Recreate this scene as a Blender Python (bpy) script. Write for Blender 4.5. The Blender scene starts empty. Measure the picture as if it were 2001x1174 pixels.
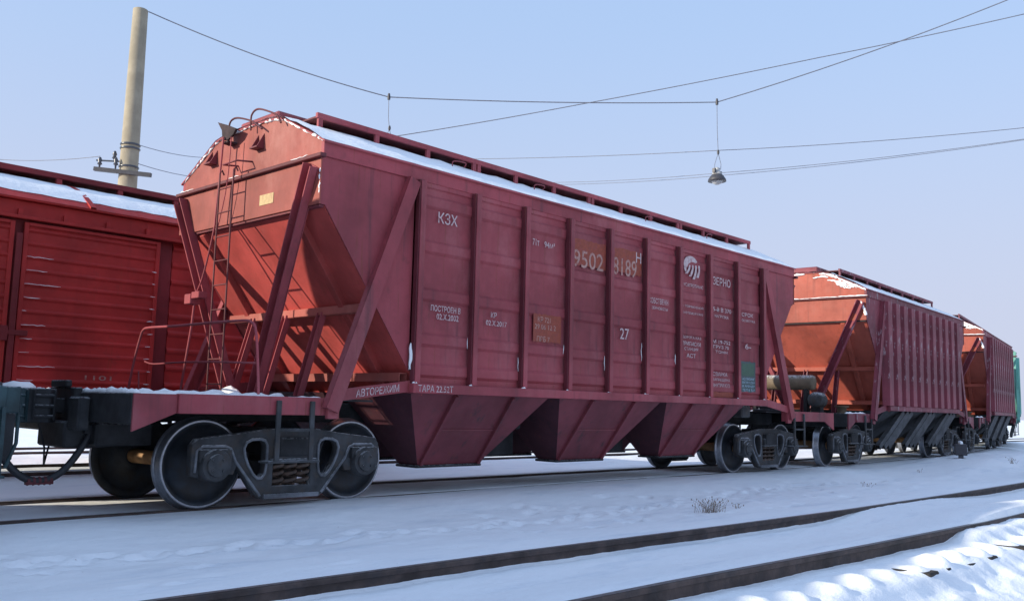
import bpy, bmesh, math, random
import numpy as np
from mathutils import Vector, Matrix
random.seed(7)
R = math.radians
SC = bpy.context.scene
COL = SC.collection

# ------------------------------------------------------------------ camera
FPX, YAW, PIT, ROL = 1779.7, R(43.490), R(6.661), R(1.442)          # focal length in pixels of a 2001 px wide picture
CAM = Vector((-5.617, -9.606, 1.103))
FW = Vector((math.cos(PIT)*math.cos(YAW), math.cos(PIT)*math.sin(YAW), math.sin(PIT)))
_r = Vector((math.sin(YAW), -math.cos(YAW), 0)); _u = _r.cross(FW)
RT = math.cos(ROL)*_r + math.sin(ROL)*_u
UP = -math.sin(ROL)*_r + math.cos(ROL)*_u
cd = bpy.data.cameras.new('camera'); co = bpy.data.objects.new('camera', cd); COL.objects.link(co)
m = Matrix.Identity(4)
for i in range(3):
    m[i][0], m[i][1], m[i][2], m[i][3] = RT[i], UP[i], -FW[i], CAM[i]
co.matrix_world = m
cd.sensor_width = 36; cd.lens = FPX/2001*36; cd.clip_start = .05; cd.clip_end = 8000
SC.camera = co

# ------------------------------------------------------------------ sky, sun, exposure
SUN = Vector((-2.63, 1.24, 1.0)).normalized()                       # towards the sun
EL = math.asin(SUN.z)
w = bpy.data.worlds.new('World'); SC.world = w; w.use_nodes = True
nt = w.node_tree; nt.nodes.clear()
out = nt.nodes.new('ShaderNodeOutputWorld'); bg = nt.nodes.new('ShaderNodeBackground')
sky = nt.nodes.new('ShaderNodeTexSky'); sky.sky_type = 'NISHITA'; sky.sun_disc = False
sky.sun_elevation = EL; sky.sun_rotation = math.atan2(SUN.x, SUN.y)
sky.altitude = 100; sky.air_density = 1.0; sky.dust_density = 2.5; sky.ozone_density = 3.0
tint = nt.nodes.new('ShaderNodeMix'); tint.data_type = 'RGBA'; tint.blend_type = 'MULTIPLY'
tint.inputs[0].default_value = 1; tint.inputs[7].default_value = (1.04, 1.34, 1.86, 1)
gam = nt.nodes.new('ShaderNodeGamma'); gam.inputs[1].default_value = .15                # evens the sky out, brightening the unseen zenith to light the shaded snow
nt.links.new(sky.outputs[0], gam.inputs[0]); nt.links.new(gam.outputs[0], tint.inputs[6]); tcw = nt.nodes.new('ShaderNodeTexCoord'); sxyz = nt.nodes.new('ShaderNodeSeparateXYZ'); nt.links.new(tcw.outputs['Generated'], sxyz.inputs[0])
hz_ = nt.nodes.new('ShaderNodeMapRange'); hz_.interpolation_type = 'SMOOTHSTEP'; nt.links.new(sxyz.outputs[2], hz_.inputs[0])
hz_.inputs[1].default_value = .46; hz_.inputs[2].default_value = .02; hz_.inputs[3].default_value = 0; hz_.inputs[4].default_value = .85
hmix = nt.nodes.new('ShaderNodeMix'); hmix.data_type = 'RGBA'; hmix.inputs[7].default_value = (1.48, 1.54, 1.90, 1)       # pale winter haze low over the horizon, all round
nt.links.new(hz_.outputs[0], hmix.inputs[0]); nt.links.new(tint.outputs[2], hmix.inputs[6]); nt.links.new(hmix.outputs[2], bg.inputs[0])
bg.inputs[1].default_value = 0.15
nt.links.new(bg.outputs[0], out.inputs[0])
sd = bpy.data.lights.new('sun', 'SUN'); so = bpy.data.objects.new('sun', sd); COL.objects.link(so)
sd.energy = 2.0; sd.angle = R(.6); sd.color = (1.0, .90, .72)
so.rotation_euler = SUN.to_track_quat('Z', 'Y').to_euler(); so.location = (0, 0, 30)
SC.view_settings.view_transform = 'Standard'; SC.view_settings.look = 'None'
SC.view_settings.exposure = 1.50; SC.view_settings.gamma = 1; SC.view_settings.use_curve_mapping = False

# ------------------------------------------------------------------ helpers
def ray(px, py): return FW + RT*((px-1000.5)/FPX) + UP*((587-py)/FPX)
def on(px, py, ax, v):
    d = ray(px, py); return CAM + d*((v-CAM[ax])/d[ax])
def yc(x):                                                          # the main track bends away beyond x = 12
    return 0.0 if x < 12 else (x-12)**2/210
def ya(x):                                                          # far rail of the foreground track
    return float(np.interp(x, [-60, -3, 0, 3, 6, 10, 14, 20, 30, 60], [-4.15, -4.28, -4.365, -4.53, -4.64, -4.66, -4.62, -4.3, -3.1, 5.5]))

class MB:
    def __init__(s): s.v = []; s.f = []; s.sm = []
    def add(s, vs, fs, smooth=False):
        o = len(s.v); s.v += [tuple(p) for p in vs]
        for f in fs: s.f.append(tuple(i+o for i in f)); s.sm.append(smooth)
        return s
    def box(s, x0, x1, y0, y1, z0, z1):
        vs = [(x, y, z) for x in (x0, x1) for y in (y0, y1) for z in (z0, z1)]
        return s.add(vs, [(0,1,3,2), (4,6,7,5), (0,4,5,1), (2,3,7,6), (0,2,6,4), (1,5,7,3)])
    def beam(s, p, q, a, b, up=(0, 0, 1)):
        p, q = Vector(p), Vector(q); d = (q-p).normalized(); u = Vector(up)
        if abs(d.dot(u)) > .98: u = Vector((1, 0, 0))
        sx = d.cross(u).normalized()*a/2; sy = sx.cross(d).normalized()*b/2
        vs = []
        for c in (p, q): vs += [c-sx-sy, c+sx-sy, c+sx+sy, c-sx+sy]
        return s.add(vs, [(0,3,2,1), (4,5,6,7), (0,1,5,4), (1,2,6,5), (2,3,7,6), (3,0,4,7)])
    def channel(s, p, q, a, b, t=.012, up=(0, 0, 1)):               # a U section: web and two flanges
        p, q = Vector(p), Vector(q); d = (q-p).normalized(); u = Vector(up)
        sx = d.cross(u).normalized(); sy = sx.cross(d).normalized()
        s.beam(p+sy*(b/2), q+sy*(b/2), a, t, up)
        s.beam(p+sx*(a/2-t/2)-sy*.002, q+sx*(a/2-t/2)-sy*.002, t, b, up)
        s.beam(p-sx*(a/2-t/2)-sy*.002, q-sx*(a/2-t/2)-sy*.002, t, b, up)
        return s
    def tube(s, pts, r, n=8, closed=False):
        pts = [Vector(p) for p in pts]; k = len(pts); rings = []
        rr = r if isinstance(r, (list, tuple)) else [r]*k
        ref = None
        for i in range(k):
            if closed: d = pts[(i+1) % k]-pts[i-1]
            else: d = pts[min(i+1, k-1)]-pts[max(i-1, 0)]
            d.normalize()
            if ref is None:
                ref = Vector((0, 0, 1)) if abs(d.z) < .9 else Vector((1, 0, 0))
            a = (ref - d*ref.dot(d)).normalized(); ref = a; b = d.cross(a)
            rings.append([pts[i]+(a*math.cos(t)+b*math.sin(t))*rr[i] for t in [2*math.pi*j/n for j in range(n)]])
        vs = [p for g in rings for p in g]; fs = []
        m_ = k if closed else k-1
        for i in range(m_):
            for j in range(n):
                i2 = (i+1) % k
                fs.append((i*n+j, i*n+(j+1) % n, i2*n+(j+1) % n, i2*n+j))
        s.add(vs, fs, True)
        if not closed:
            s.add(rings[0], [tuple(range(n-1, -1, -1))]); s.add(rings[-1], [tuple(range(n))])
        return s
    def lathe(s, prof, c, axis='y', n=40, smooth=True):             # prof: (radius, position along the axis)
        vs = []; k = len(prof)
        for (r_, a) in prof:
            for j in range(n):
                t = 2*math.pi*j/n; u, v = r_*math.cos(t), r_*math.sin(t)
                p = (u, a, v) if axis == 'y' else ((u, v, a) if axis == 'z' else (a, u, v))
                vs.append((p[0]+c[0], p[1]+c[1], p[2]+c[2]))
        fs = [(i*n+j, i*n+(j+1) % n, (i+1)*n+(j+1) % n, (i+1)*n+j) for i in range(k-1) for j in range(n)]
        s.add(vs, fs, smooth)
        s.add(vs[:n], [tuple(range(n-1, -1, -1))]); s.add(vs[-n:], [tuple(range(n))])
        return s
    def prism(s, poly, ax, a0, a1):                                 # poly in the two other axes (order x,y,z)
        def P(p, a):
            return (a, p[0], p[1]) if ax == 0 else ((p[0], a, p[1]) if ax == 1 else (p[0], p[1], a))
        n = len(poly)
        s.add([P(p, a0) for p in poly] + [P(p, a1) for p in poly],
              [tuple(range(n)), tuple(range(2*n-1, n-1, -1))] + [(i, i+n, (i+1) % n+n, (i+1) % n) for i in range(n)])
        return s
    def strip(s, A, B, smooth=False):                               # quads between two rows of points
        n = len(A); return s.add(list(A)+list(B), [(i, i+1, n+i+1, n+i) for i in range(n-1)], smooth)
    def mesh(s, name):
        me = bpy.data.meshes.new(name); me.from_pydata(s.v, [], s.f)
        me.polygons.foreach_set('use_smooth', s.sm)
        bm = bmesh.new(); bm.from_mesh(me); bmesh.ops.recalc_face_normals(bm, faces=bm.faces); bm.to_mesh(me); bm.free()
        return me
    def build(s, name, mat, parent=None, bevel=0, loc=None):
        return link(name, s.mesh(name), mat, parent, bevel, loc)

def link(name, me, mat, parent=None, bevel=0, loc=None):
    o = bpy.data.objects.new(name, me); COL.objects.link(o)
    if mat is not None and not me.materials: me.materials.append(mat)
    if parent is not None: o.parent = parent
    if loc is not None: o.location = loc
    if bevel:
        b = o.modifiers.new('bevel', 'BEVEL'); b.width = bevel; b.segments = 1; b.limit_method = 'ANGLE'; b.angle_limit = R(40)
    return o
def dup(o, parent, loc=None, rz=None, scale=None):
    c = o.copy(); COL.objects.link(c); c.parent = parent
    if loc is not None: c.location = loc
    if rz is not None: c.rotation_euler = (0, 0, rz)
    if scale is not None: c.scale = scale
    return c
def dup_tree(o, parent, loc=None, rz=None):
    c = dup(o, parent, loc, rz)
    for ch in [x for x in bpy.data.objects if x.parent == o]: dup_tree(ch, c)
    return c
def empty(name, loc=(0, 0, 0), rz=0, parent=None):
    o = bpy.data.objects.new(name, None); COL.objects.link(o); o.location = loc; o.rotation_euler = (0, 0, rz)
    o.empty_display_size = .3
    if parent: o.parent = parent
    return o
def tag(o, label=None, cat=None, group=None, kind=None):
    for k, v in (('label', label), ('category', cat), ('group', group), ('kind', kind)):
        if v: o[k] = v
    return o
def curve_mesh(name, splines, extrude, bevel):                      # flat outline with holes, thickened
    cu = bpy.data.curves.new('tmp', 'CURVE'); cu.dimensions = '2D'; cu.fill_mode = 'BOTH'
    cu.extrude = extrude; cu.bevel_depth = bevel; cu.bevel_resolution = 1
    for sp, cyc in splines:
        q = cu.splines.new('POLY'); q.points.add(len(sp)-1); q.use_cyclic_u = True
        for i, p in enumerate(sp): q.points[i].co = (p[0], p[1], 0, 1)
    o = bpy.data.objects.new('tmp', cu); COL.objects.link(o)
    dg = bpy.context.evaluated_depsgraph_get()
    me = bpy.data.meshes.new_from_object(o.evaluated_get(dg)); me.name = name
    bpy.data.objects.remove(o); bpy.data.curves.remove(cu)
    return me
def text_mesh(body, x0, x1, z0, z1, y, shear=0.0, bold=.004):
    cu = bpy.data.curves.new('tmp', 'FONT'); cu.body = body; cu.size = 1; cu.resolution_u = 3
    cu.offset = .004
    o = bpy.data.objects.new('tmp', cu); COL.objects.link(o)
    dg = bpy.context.evaluated_depsgraph_get()
    me = bpy.data.meshes.new_from_object(o.evaluated_get(dg)); me.name = 'lettering'
    bpy.data.objects.remove(o); bpy.data.curves.remove(cu)
    n = len(me.vertices)
    if n == 0: return me
    a = np.zeros(n*3); me.vertices.foreach_get('co', a); a = a.reshape(-1, 3)
    mn, mx = a.min(0), a.max(0)
    u = (a[:, 0]-mn[0])/max(1e-6, mx[0]-mn[0]); v = (a[:, 1]-mn[1])/max(1e-6, mx[1]-mn[1])
    b = np.stack([x0+u*(x1-x0), np.full(n, y), z0+v*(z1-z0)+shear*u], 1)
    me.vertices.foreach_set('co', b.ravel()); me.update()
    return me

# ------------------------------------------------------------------ materials
def nmat(name):
    m_ = bpy.data.materials.new(name); m_.use_nodes = True
    return m_, m_.node_tree, m_.node_tree.nodes['Principled BSDF']
def N(t, typ, **kw):
    n = t.nodes.new(typ)
    for k, v in kw.items(): setattr(n, k, v)
    return n
def mix(t, fac, a, b, mode='MIX'):
    n = N(t, 'ShaderNodeMix', data_type='RGBA', blend_type=mode)
    for s_, v in ((0, fac), (6, a), (7, b)):
        if hasattr(v, 'is_linked'): t.links.new(v, n.inputs[s_])
        else: n.inputs[s_].default_value = v if s_ == 0 else (*v[:3], 1)
    return n.outputs[2]
def ramp(t, src, a, b):
    n = N(t, 'ShaderNodeMapRange'); n.interpolation_type = 'SMOOTHSTEP'
    t.links.new(src, n.inputs[0]); n.inputs[1].default_value = a; n.inputs[2].default_value = b
    return n.outputs[0]
def noise(t, vec, scale, detail=4, rough=.55, mapping=None):
    if mapping:
        mp = N(t, 'ShaderNodeMapping'); mp.inputs['Scale'].default_value = mapping
        t.links.new(vec, mp.inputs[0]); vec = mp.outputs[0]
    n = N(t, 'ShaderNodeTexNoise'); n.inputs['Scale'].default_value = scale
    n.inputs['Detail'].default_value = detail; n.inputs['Roughness'].default_value = rough
    t.links.new(vec, n.inputs['Vector']); return n.outputs['Fac']
def bump(t, b, h, strength, dist, prev=None):
    n = N(t, 'ShaderNodeBump'); n.inputs['Strength'].default_value = strength; n.inputs['Distance'].default_value = dist
    t.links.new(h, n.inputs['Height'])
    if prev is not None: t.links.new(prev, n.inputs['Normal'])
    t.links.new(n.outputs[0], b.inputs['Normal']); return n.outputs[0]
def paint(name, base, dirt=(.05, .03, .03), rough=.55, streak=.5, dents=.010, chips=0.0, var=.30, rust=(.16, .05, .02), hi2=None):
    m_, t, b = nmat(name)
    tc = N(t, 'ShaderNodeTexCoord'); ob = tc.outputs['Object']
    n1 = noise(t, ob, 1.1, 6, .6); n2 = noise(t, ob, 7, 4)
    st = noise(t, ob, 1.0, 5, .65, (7, 7, .5)); sp = noise(t, ob, 38, 3)
    lo = tuple(c*(1-var) for c in base); hi = tuple(min(1, c*(1+var*.75)) for c in base)
    c = mix(t, ramp(t, n1, .3, .7), lo, hi)
    c = mix(t, ramp(t, n2, .55, .8), c, tuple(x*.8+.012 for x in base))
    if hi2:                                                         # chalky faded blotches
        c = mix(t, ramp(t, noise(t, ob, .8, 7, .68, (1, 1, .6)), .50, .72), c, hi2)
    fine = noise(t, ob, 1.0, 4, .6, (26, 26, .9)); f3 = N(t, 'ShaderNodeMath', operation='MULTIPLY'); t.links.new(ramp(t, fine, .60, .72), f3.inputs[0]); f3.inputs[1].default_value = streak*.6
    c = mix(t, f3.outputs[0], c, rust)
    s_ = N(t, 'ShaderNodeMath', operation='MULTIPLY'); t.links.new(ramp(t, st, .52, .78), s_.inputs[0]); s_.inputs[1].default_value = streak
    c = mix(t, s_.outputs[0], c, dirt)
    ru = N(t, 'ShaderNodeMath', operation='MULTIPLY'); t.links.new(ramp(t, sp, .66, .74), ru.inputs[0]); t.links.new(ramp(t, n1, .45, .7), ru.inputs[1])
    c = mix(t, ru.outputs[0], c, rust)
    if chips:
        ch = noise(t, ob, 9, 5, .7, (1, 1, .25)); c = mix(t, ramp(t, ch, .66-chips*.1, .72-chips*.1), c, (.30, .20, .22))
    oi = N(t, 'ShaderNodeObjectInfo'); vr = N(t, 'ShaderNodeMapRange'); t.links.new(oi.outputs['Random'], vr.inputs[0]); vr.inputs[3].default_value = .86; vr.inputs[4].default_value = 1.12
    hs = N(t, 'ShaderNodeHueSaturation'); t.links.new(vr.outputs[0], hs.inputs['Value']); t.links.new(c, hs.inputs['Color']); c = hs.outputs[0]
    t.links.new(c, b.inputs['Base Color'])
    rg = N(t, 'ShaderNodeMapRange'); t.links.new(n2, rg.inputs[0]); rg.inputs[3].default_value = rough-.1; rg.inputs[4].default_value = rough+.2
    t.links.new(rg.outputs[0], b.inputs['Roughness']); b.inputs['Specular IOR Level'].default_value = .3
    p = bump(t, b, noise(t, ob, 1.7, 2, .4), .35, dents*3) if dents else None
    bump(t, b, sp, .25, .004, p)
    return m_
def metal(name, base, rough=.6, frost=.0, var=.5, spec=.35, rust=None):
    m_, t, b = nmat(name)
    tc = N(t, 'ShaderNodeTexCoord'); ob = tc.outputs['Object']
    n1 = noise(t, ob, 4, 6, .6); n2 = noise(t, ob, 30, 4)
    c = mix(t, ramp(t, n1, .3, .75), tuple(x*(1-var) for x in base), tuple(x*(1+var) for x in base))
    if rust: c = mix(t, ramp(t, noise(t, ob, 6, 5, .65), .45, .7), c, rust)
    if frost:
        g = N(t, 'ShaderNodeNewGeometry'); sx = N(t, 'ShaderNodeSeparateXYZ'); t.links.new(g.outputs['Normal'], sx.inputs[0])
        f1 = N(t, 'ShaderNodeMath', operation='MULTIPLY'); t.links.new(ramp(t, sx.outputs[2], .35, .9), f1.inputs[0]); t.links.new(ramp(t, n2, .42-frost*.1, .6), f1.inputs[1])
        f2 = N(t, 'ShaderNodeMath', operation='MULTIPLY'); t.links.new(f1.outputs[0], f2.inputs[0]); f2.inputs[1].default_value = frost
        c = mix(t, f2.outputs[0], c, (.75, .78, .82))
    t.links.new(c, b.inputs['Base Color']); b.inputs['Roughness'].default_value = rough; b.inputs['Specular IOR Level'].default_value = spec
    bump(t, b, n2, .4, .006)
    return m_
def plain(name, base, rough=.6, wear=None, metallic=0):
    m_, t, b = nmat(name)
    tc = N(t, 'ShaderNodeTexCoord'); ob = tc.outputs['Object']
    n1 = noise(t, ob, 22, 4, .6)
    c = mix(t, ramp(t, n1, .35, .7), tuple(x*.85 for x in base), tuple(min(1, x*1.1) for x in base))
    if wear: c = mix(t, ramp(t, noise(t, ob, 14, 6, .7), .5, .68), c, wear)
    t.links.new(c, b.inputs['Base Color']); b.inputs['Roughness'].default_value = rough; b.inputs['Metallic'].default_value = metallic
    return m_
def snow_mat(name, big=True):
    m_, t, b = nmat(name)
    tc = N(t, 'ShaderNodeTexCoord'); ob = tc.outputs['Object']
    n1 = noise(t, ob, .45, 5, .55); n2 = noise(t, ob, 9, 6, .65); n3 = noise(t, ob, 90, 3, .6)
    c = mix(t, ramp(t, n1, .35, .7), (.91, .935, .965), (.95, .965, .985))
    if big:
        c = mix(t, ramp(t, noise(t, ob, 1.5, 6, .65, (.45, 1.8, 1)), .50, .72), c, (.79, .83, .885))
        sp = noise(t, ob, 26, 5, .7)
        c = mix(t, ramp(t, sp, .68, .74), c, (.36, .33, .32))
    t.links.new(c, b.inputs['Base Color']); b.inputs['Roughness'].default_value = .75; b.inputs['Specular IOR Level'].default_value = .2
    p = bump(t, b, noise(t, ob, 3.0, 6, .65, (.6, 1.3, 1)), .5, .05)
    p = bump(t, b, n2, .45, .022, p)
    bump(t, b, n3, .35, .004, p)
    return m_

M = {}
M['red'] = paint('oxide_red_paint', (.295, .056, .070), dirt=(.098, .036, .044), streak=.75, hi2=(.33, .095, .108))
M['rib'] = paint('shaded_rib_paint', (.13, .026, .036), dirt=(.05, .022, .026), streak=.6)  # rib webs painted darker to stand in for the shade on their sides
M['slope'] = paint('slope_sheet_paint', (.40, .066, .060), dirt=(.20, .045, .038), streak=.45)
M['soot_shade'] = paint('sooty_shaded_sheet_paint', (.075, .024, .034), dirt=(.03, .022, .026), streak=.8)  # soot plus the deep shade on these sheets, both put into the colour
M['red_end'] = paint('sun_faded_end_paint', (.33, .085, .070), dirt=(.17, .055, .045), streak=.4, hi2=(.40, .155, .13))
M['red_low'] = paint('oxide_red_paint_dark', (.18, .040, .052), dirt=(.040, .030, .034), streak=.85)  # darker, duller red for the hoppers and small end fittings
M['red_old'] = paint('faded_purple_red_paint', (.20, .042, .060), dirt=(.08, .04, .05), chips=.75, streak=.6)
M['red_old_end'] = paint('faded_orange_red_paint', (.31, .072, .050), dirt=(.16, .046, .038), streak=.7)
M['box'] = paint('boxcar_red_paint', (.43, .030, .027), dirt=(.24, .02, .02), streak=.45)
M['maroon'] = paint('dark_maroon_paint', (.11, .028, .034), dirt=(.04, .02, .02))
M['boxdk'] = paint('boxcar_dark_red_paint', (.22, .025, .03), dirt=(.06, .02, .02))
M['green'] = paint('teal_green_paint', (.17, .42, .36), dirt=(.14, .3, .26))
M['dgreen'] = metal('dark_green_frame_paint', (.022, .050, .058), .55, .35)
M['under'] = metal('sooty_underframe', (.026, .027, .030), .75, .25)
M['arm'] = metal('grey_gate_arm', (.085, .088, .095), .8, 0, .35)
M['frosted'] = metal('frosted_casting_edge', (.17, .18, .20), .8, .9)
M['cast'] = metal('bogie_cast_steel', (.052, .055, .060), .75, .6, rust=(.065, .054, .048))
M['wheel'] = metal('wheel_disc_steel', (.022, .027, .035), .55, 0, rust=(.03, .027, .026))
M['tread'] = plain('polished_tread_steel', (.30, .31, .34), .35, metallic=.8)
M['spring'] = metal('rusty_spring_steel', (.11, .08, .065), .7, .0, rust=(.16, .09, .06))
M['axle'] = metal('axle_bare_rust', (.30, .17, .08), .7)
M['rubber'] = plain('black_rubber', (.02, .022, .028), .55)
M['rail'] = metal('rail_rust_brown', (.075, .052, .045), .7, rust=(.05, .04, .04))
M['railtop'] = plain('worn_rail_top', (.16, .15, .15), .45, wear=(.10, .08, .07))
M['snow'] = snow_mat('snow_ground', True)
M['snowcap'] = snow_mat('snow_cap', False)
M['white'] = plain('stencil_white', (.55, .44, .45), .7, wear=(.32, .11, .12))
M['dirtywhite'] = plain('faded_stencil_white', (.42, .24, .21), .7, wear=(.28, .07, .06))
M['patch'] = plain('orange_rust_repaint', (.28, .056, .032), .7, wear=(.25, .052, .052))
M['plate'] = plain('dark_green_plate', (.035, .065, .07), .5)
M['plate2'] = plain('green_plate_field', (.025, .085, .05), .5)
M['blue'] = plain('pale_blue_lettering', (.35, .5, .6), .6)
M['yellow'] = plain('yellow_label', (.50, .36, .18), .6, wear=(.40, .20, .13))
M['concrete'] = metal('pole_concrete', (.33, .285, .21), .85, 0, .14)
M['wire'] = plain('wire_grey', (.16, .17, .21), .6)
M['lampgrey'] = metal('lamp_grey_enamel', (.32, .32, .32), .5, .7, .2)
M['lampdark'] = plain('lamp_dark_housing', (.05, .05, .06), .5)
M['glass'] = plain('lamp_glass', (.45, .47, .48), .25)
M['ceramic'] = plain('dark_insulator', (.06, .07, .09), .3)
M['wood'] = metal('tarred_sleeper', (.05, .042, .038), .85, .0)
M['tank'] = metal('weathered_tan_reservoir', (.17, .13, .09), .7, .6, .25)
M['grass'] = plain('dry_grass', (.30, .23, .18), .8)
M['grate'] = metal('walkway_grating', (.05, .03, .035), .8)
# ------------------------------------------------------------------ ground
def vnoise(x, y, seed=0):
    xi, yi = np.floor(x).astype(np.int64), np.floor(y).astype(np.int64); fx, fy = x-xi, y-yi
    def h(a, b):
        n = (a*374761393 + b*668265263 + seed*1442695041) & 0xffffffff
        n = ((n ^ (n >> 13))*1274126177) & 0xffffffff
        return ((n ^ (n >> 16)) & 0xffff)/65535.0
    u, v = fx*fx*(3-2*fx), fy*fy*(3-2*fy)
    return (h(xi, yi)*(1-u)+h(xi+1, yi)*u)*(1-v) + (h(xi, yi+1)*(1-u)+h(xi+1, yi+1)*u)*v
def fbm(x, y, o=4, seed=0):
    s_ = 0; a = .5
    for i in range(o): s_ = s_ + a*(vnoise(x*2**i, y*2**i, seed+i)-.5); a *= .5
    return s_
def sstep(a, b, x):
    t = np.clip((x-a)/(b-a), 0, 1); return t*t*(3-2*t)
SLEEP0, SLEEPD = 1.28, .505
def ground_z(X, Y):
    YC = np.where(X < 12, 0, (X-12)**2/210.0); YT = Y-YC
    YA = np.interp(X, [-60, -3, 0, 3, 6, 10, 14, 20, 30, 60], [-4.15, -4.28, -4.365, -4.53, -4.64, -4.66, -4.62, -4.3, -3.1, 5.5])
    D = Y-YA                                                        # 0 at the far rail of the foreground track, -1.57 at its near rail
    near = np.exp(-((X-3)/60)**2 - (Y/60)**2)
    rip = sstep(-4.3, -3.6, Y)*sstep(-.9, -1.5, YT)
    z = -.15 + rip*near*(.030*fbm(X*1.6+Y*.5, Y*3.6, 4, 61)+.016*fbm(X*5, Y*9, 3, 62)) + near*(.09*fbm(X*.35, Y*.5, 4, 3) + .05*fbm(X*1.3, Y*2.1, 4, 9))
    # main track: snow filled to just under the rail heads
    if X.size > 10:
        rs = np.random.RandomState(4)
        for k in range(150):
            fx, fy = (rs.uniform(-4, 12), rs.uniform(-4.0, -1.7)) if k < 70 else (-4+ (k-70)*.22+rs.normal(0, .05), -2.55+.12*(k % 2)+rs.normal(0, .05)+.25*math.sin(k*.11))
            i0, i1 = np.searchsorted(X[:, 0], (fx-.5, fx+.5)); sl_ = slice(i0, i1)
            dx, dy = X[sl_]-fx, Y[sl_]-fy; a_ = rs.uniform(-.4, .4); u_, v_ = dx*math.cos(a_)+dy*math.sin(a_), -dx*math.sin(a_)+dy*math.cos(a_)
            rr = (u_/.15)**2+(v_/.065)**2; z[sl_] += -.038*np.exp(-rr**2)+.014*np.exp(-(rr-1.9)**2)
    z = z + .24*sstep(13, 20, X)*sstep(34, 27, X)*sstep(-1.0, -1.6, YT)*sstep(-3.9, -2.6, YT)      # snow banked up beside the far wagons
    own = sstep(2.6, 1.0, np.abs(YT))*(1-sstep(13, 20, X)*sstep(-1.05, -1.5, YT)*sstep(34, 27, X))
    fill = -.022 + .018*fbm(X*1.1, YT*1.2, 3, 5) + .02*sstep(-1.0, 0.2, X)*sstep(1.5, .5, YT*0+np.abs(YT+1.1))
    z = z*(1-own) + fill*own
    for sgn in (-1, 1):                                             # flangeways pressed beside the inner face of each rail
        g = np.exp(-((YT-sgn*.715)/.035)**2); z = z-.045*g
    # the boxcar's track and one more behind it
    for yt in (5.3, 10.4):
        o2 = sstep(2.3, 1.2, np.abs(Y-yt)); z = z*(1-o2) + (-.05+.03*fbm(X*.9, Y, 3, 21))*o2
    # foreground track
    rz = -.08
    cov = sstep(5.0, 6.6, X)*sstep(11.5, 8.5, X)
    jag = .035*fbm(X*1.1+7, Y*.8, 3, 31) + .014*fbm(X*9, Y*5, 3, 33)
    far = rz-.018+.3*jag
    a1 = sstep(1.3, .1, D)*sstep(-.02, .02, D); z = z*(1-a1)+far*a1
    btw = (rz-.125+jag) + cov*(.10) + .10*sstep(-.55, -1.45, D)
    a2 = sstep(.02, -.02, D)*sstep(-1.59, -1.55, D); z = z*(1-a2)+btw*a2
    covb = sstep(4.7, 5.3, X)
    nearb = rz-.125+jag + covb*(.105-.05*sstep(6.8, 7.6, X)+.8*jag)
    a3 = sstep(-1.55, -1.59, D)*sstep(-2.0, -1.75, D)
    ph = (X-SLEEP0+.05*np.sin(Y*7))/SLEEPD
    sh = .5+.5*np.cos(2*np.pi*ph+.5*np.sin(2*np.pi*ph)); sh = sh**.9
    vary = .45+1.0*vnoise(np.floor(ph+.5)*1.7+.3, Y*0+.5, 41)
    edge = -2.10-.09*vnoise(np.floor(ph+.5)+.2, Y*0+.2, 43)
    mound = rz-.155 + .062*sh*vary*sstep(edge-.06, edge+.10, D)*(.55+.45*sstep(-1.6, -2.0, D)) + .8*jag + .05*fbm(X*4.5, Y*4.5, 4, 71)
    low = -.29 - .36*np.clip(-(D+2.2), 0, 6) + near*(.12*fbm(X*1.6, Y*1.6, 4, 51)+.07*fbm(X*6, Y*6, 3, 52))
    a4 = sstep(-1.75, -1.95, D); t4 = sstep(-2.12, -2.36, D)
    z = np.where(D < -1.57, nearb*(1-a4)+(mound*(1-t4)+low*t4)*a4, z)
    far_flat = sstep(60, 200, np.hypot(X, Y)); return z*(1-far_flat) + (-.3)*far_flat
def axis(parts):
    a = []
    for lo, hi, st in parts: a += list(np.arange(lo, hi, st))
    return a
xs = axis([(-9, -4, .12), (-4, 9, .05), (9, 16, .1), (16, 46, .3)])
ys = axis([(-9.4, -8, .12), (-8, -3.9, .03), (-3.9, -1.2, .06), (-1.2, 1.2, .03), (1.2, 3.6, .1), (3.6, 12.5, .15)])
def grow(lo, hi, st, end):
    L, v, d = [], lo, st
    while v > -end: d *= 1.35; v -= d; L.append(v)
    H, v, d = [], hi, st
    while v < end: d *= 1.35; v += d; H.append(v)
    return L[::-1], H
l, h_ = grow(xs[0], xs[-1], .3, 3000); xs = np.array(l+xs+h_)
l, h_ = grow(ys[0], ys[-1], .2, 3000); ys = np.array(l+ys+h_)
GX, GY = np.meshgrid(xs, ys, indexing='ij')
YAx = np.interp(xs, [-60, -3, 0, 3, 6, 10, 14, 20, 30, 60], [-4.15, -4.28, -4.365, -4.53, -4.64, -4.66, -4.62, -4.3, -3.1, 5.5])
GY = GY + (np.clip(YAx+4.5, -.4, .4)[:, None])*(sstep(-1.6, -3.6, GY)*sstep(-30, -9, GY))                 # rows of vertices run along the foreground rails
GZ = ground_z(GX, GY)
nx, ny = GX.shape
me = bpy.data.meshes.new('snow_ground'); me.vertices.add(nx*ny)
me.vertices.foreach_set('co', np.stack([GX, GY, GZ], -1).ravel())
I = np.arange(nx*ny).reshape(nx, ny)
q = np.stack([I[:-1, :-1], I[1:, :-1], I[1:, 1:], I[:-1, 1:]], -1).reshape(-1, 4)
me.loops.add(q.size); me.loops.foreach_set('vertex_index', q.ravel()); me.polygons.add(len(q))
me.polygons.foreach_set('loop_start', np.arange(0, q.size, 4)); me.polygons.foreach_set('loop_total', np.full(len(q), 4))
me.polygons.foreach_set('use_smooth', np.ones(len(q), bool)); me.update(); me.validate()
tag(link('snow_ground', me, M['snow']), 'snow covered ground of the railway yard', kind='structure')
def gz(x, y): return float(ground_z(np.array([float(x)]), np.array([float(y)]))[0])

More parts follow.
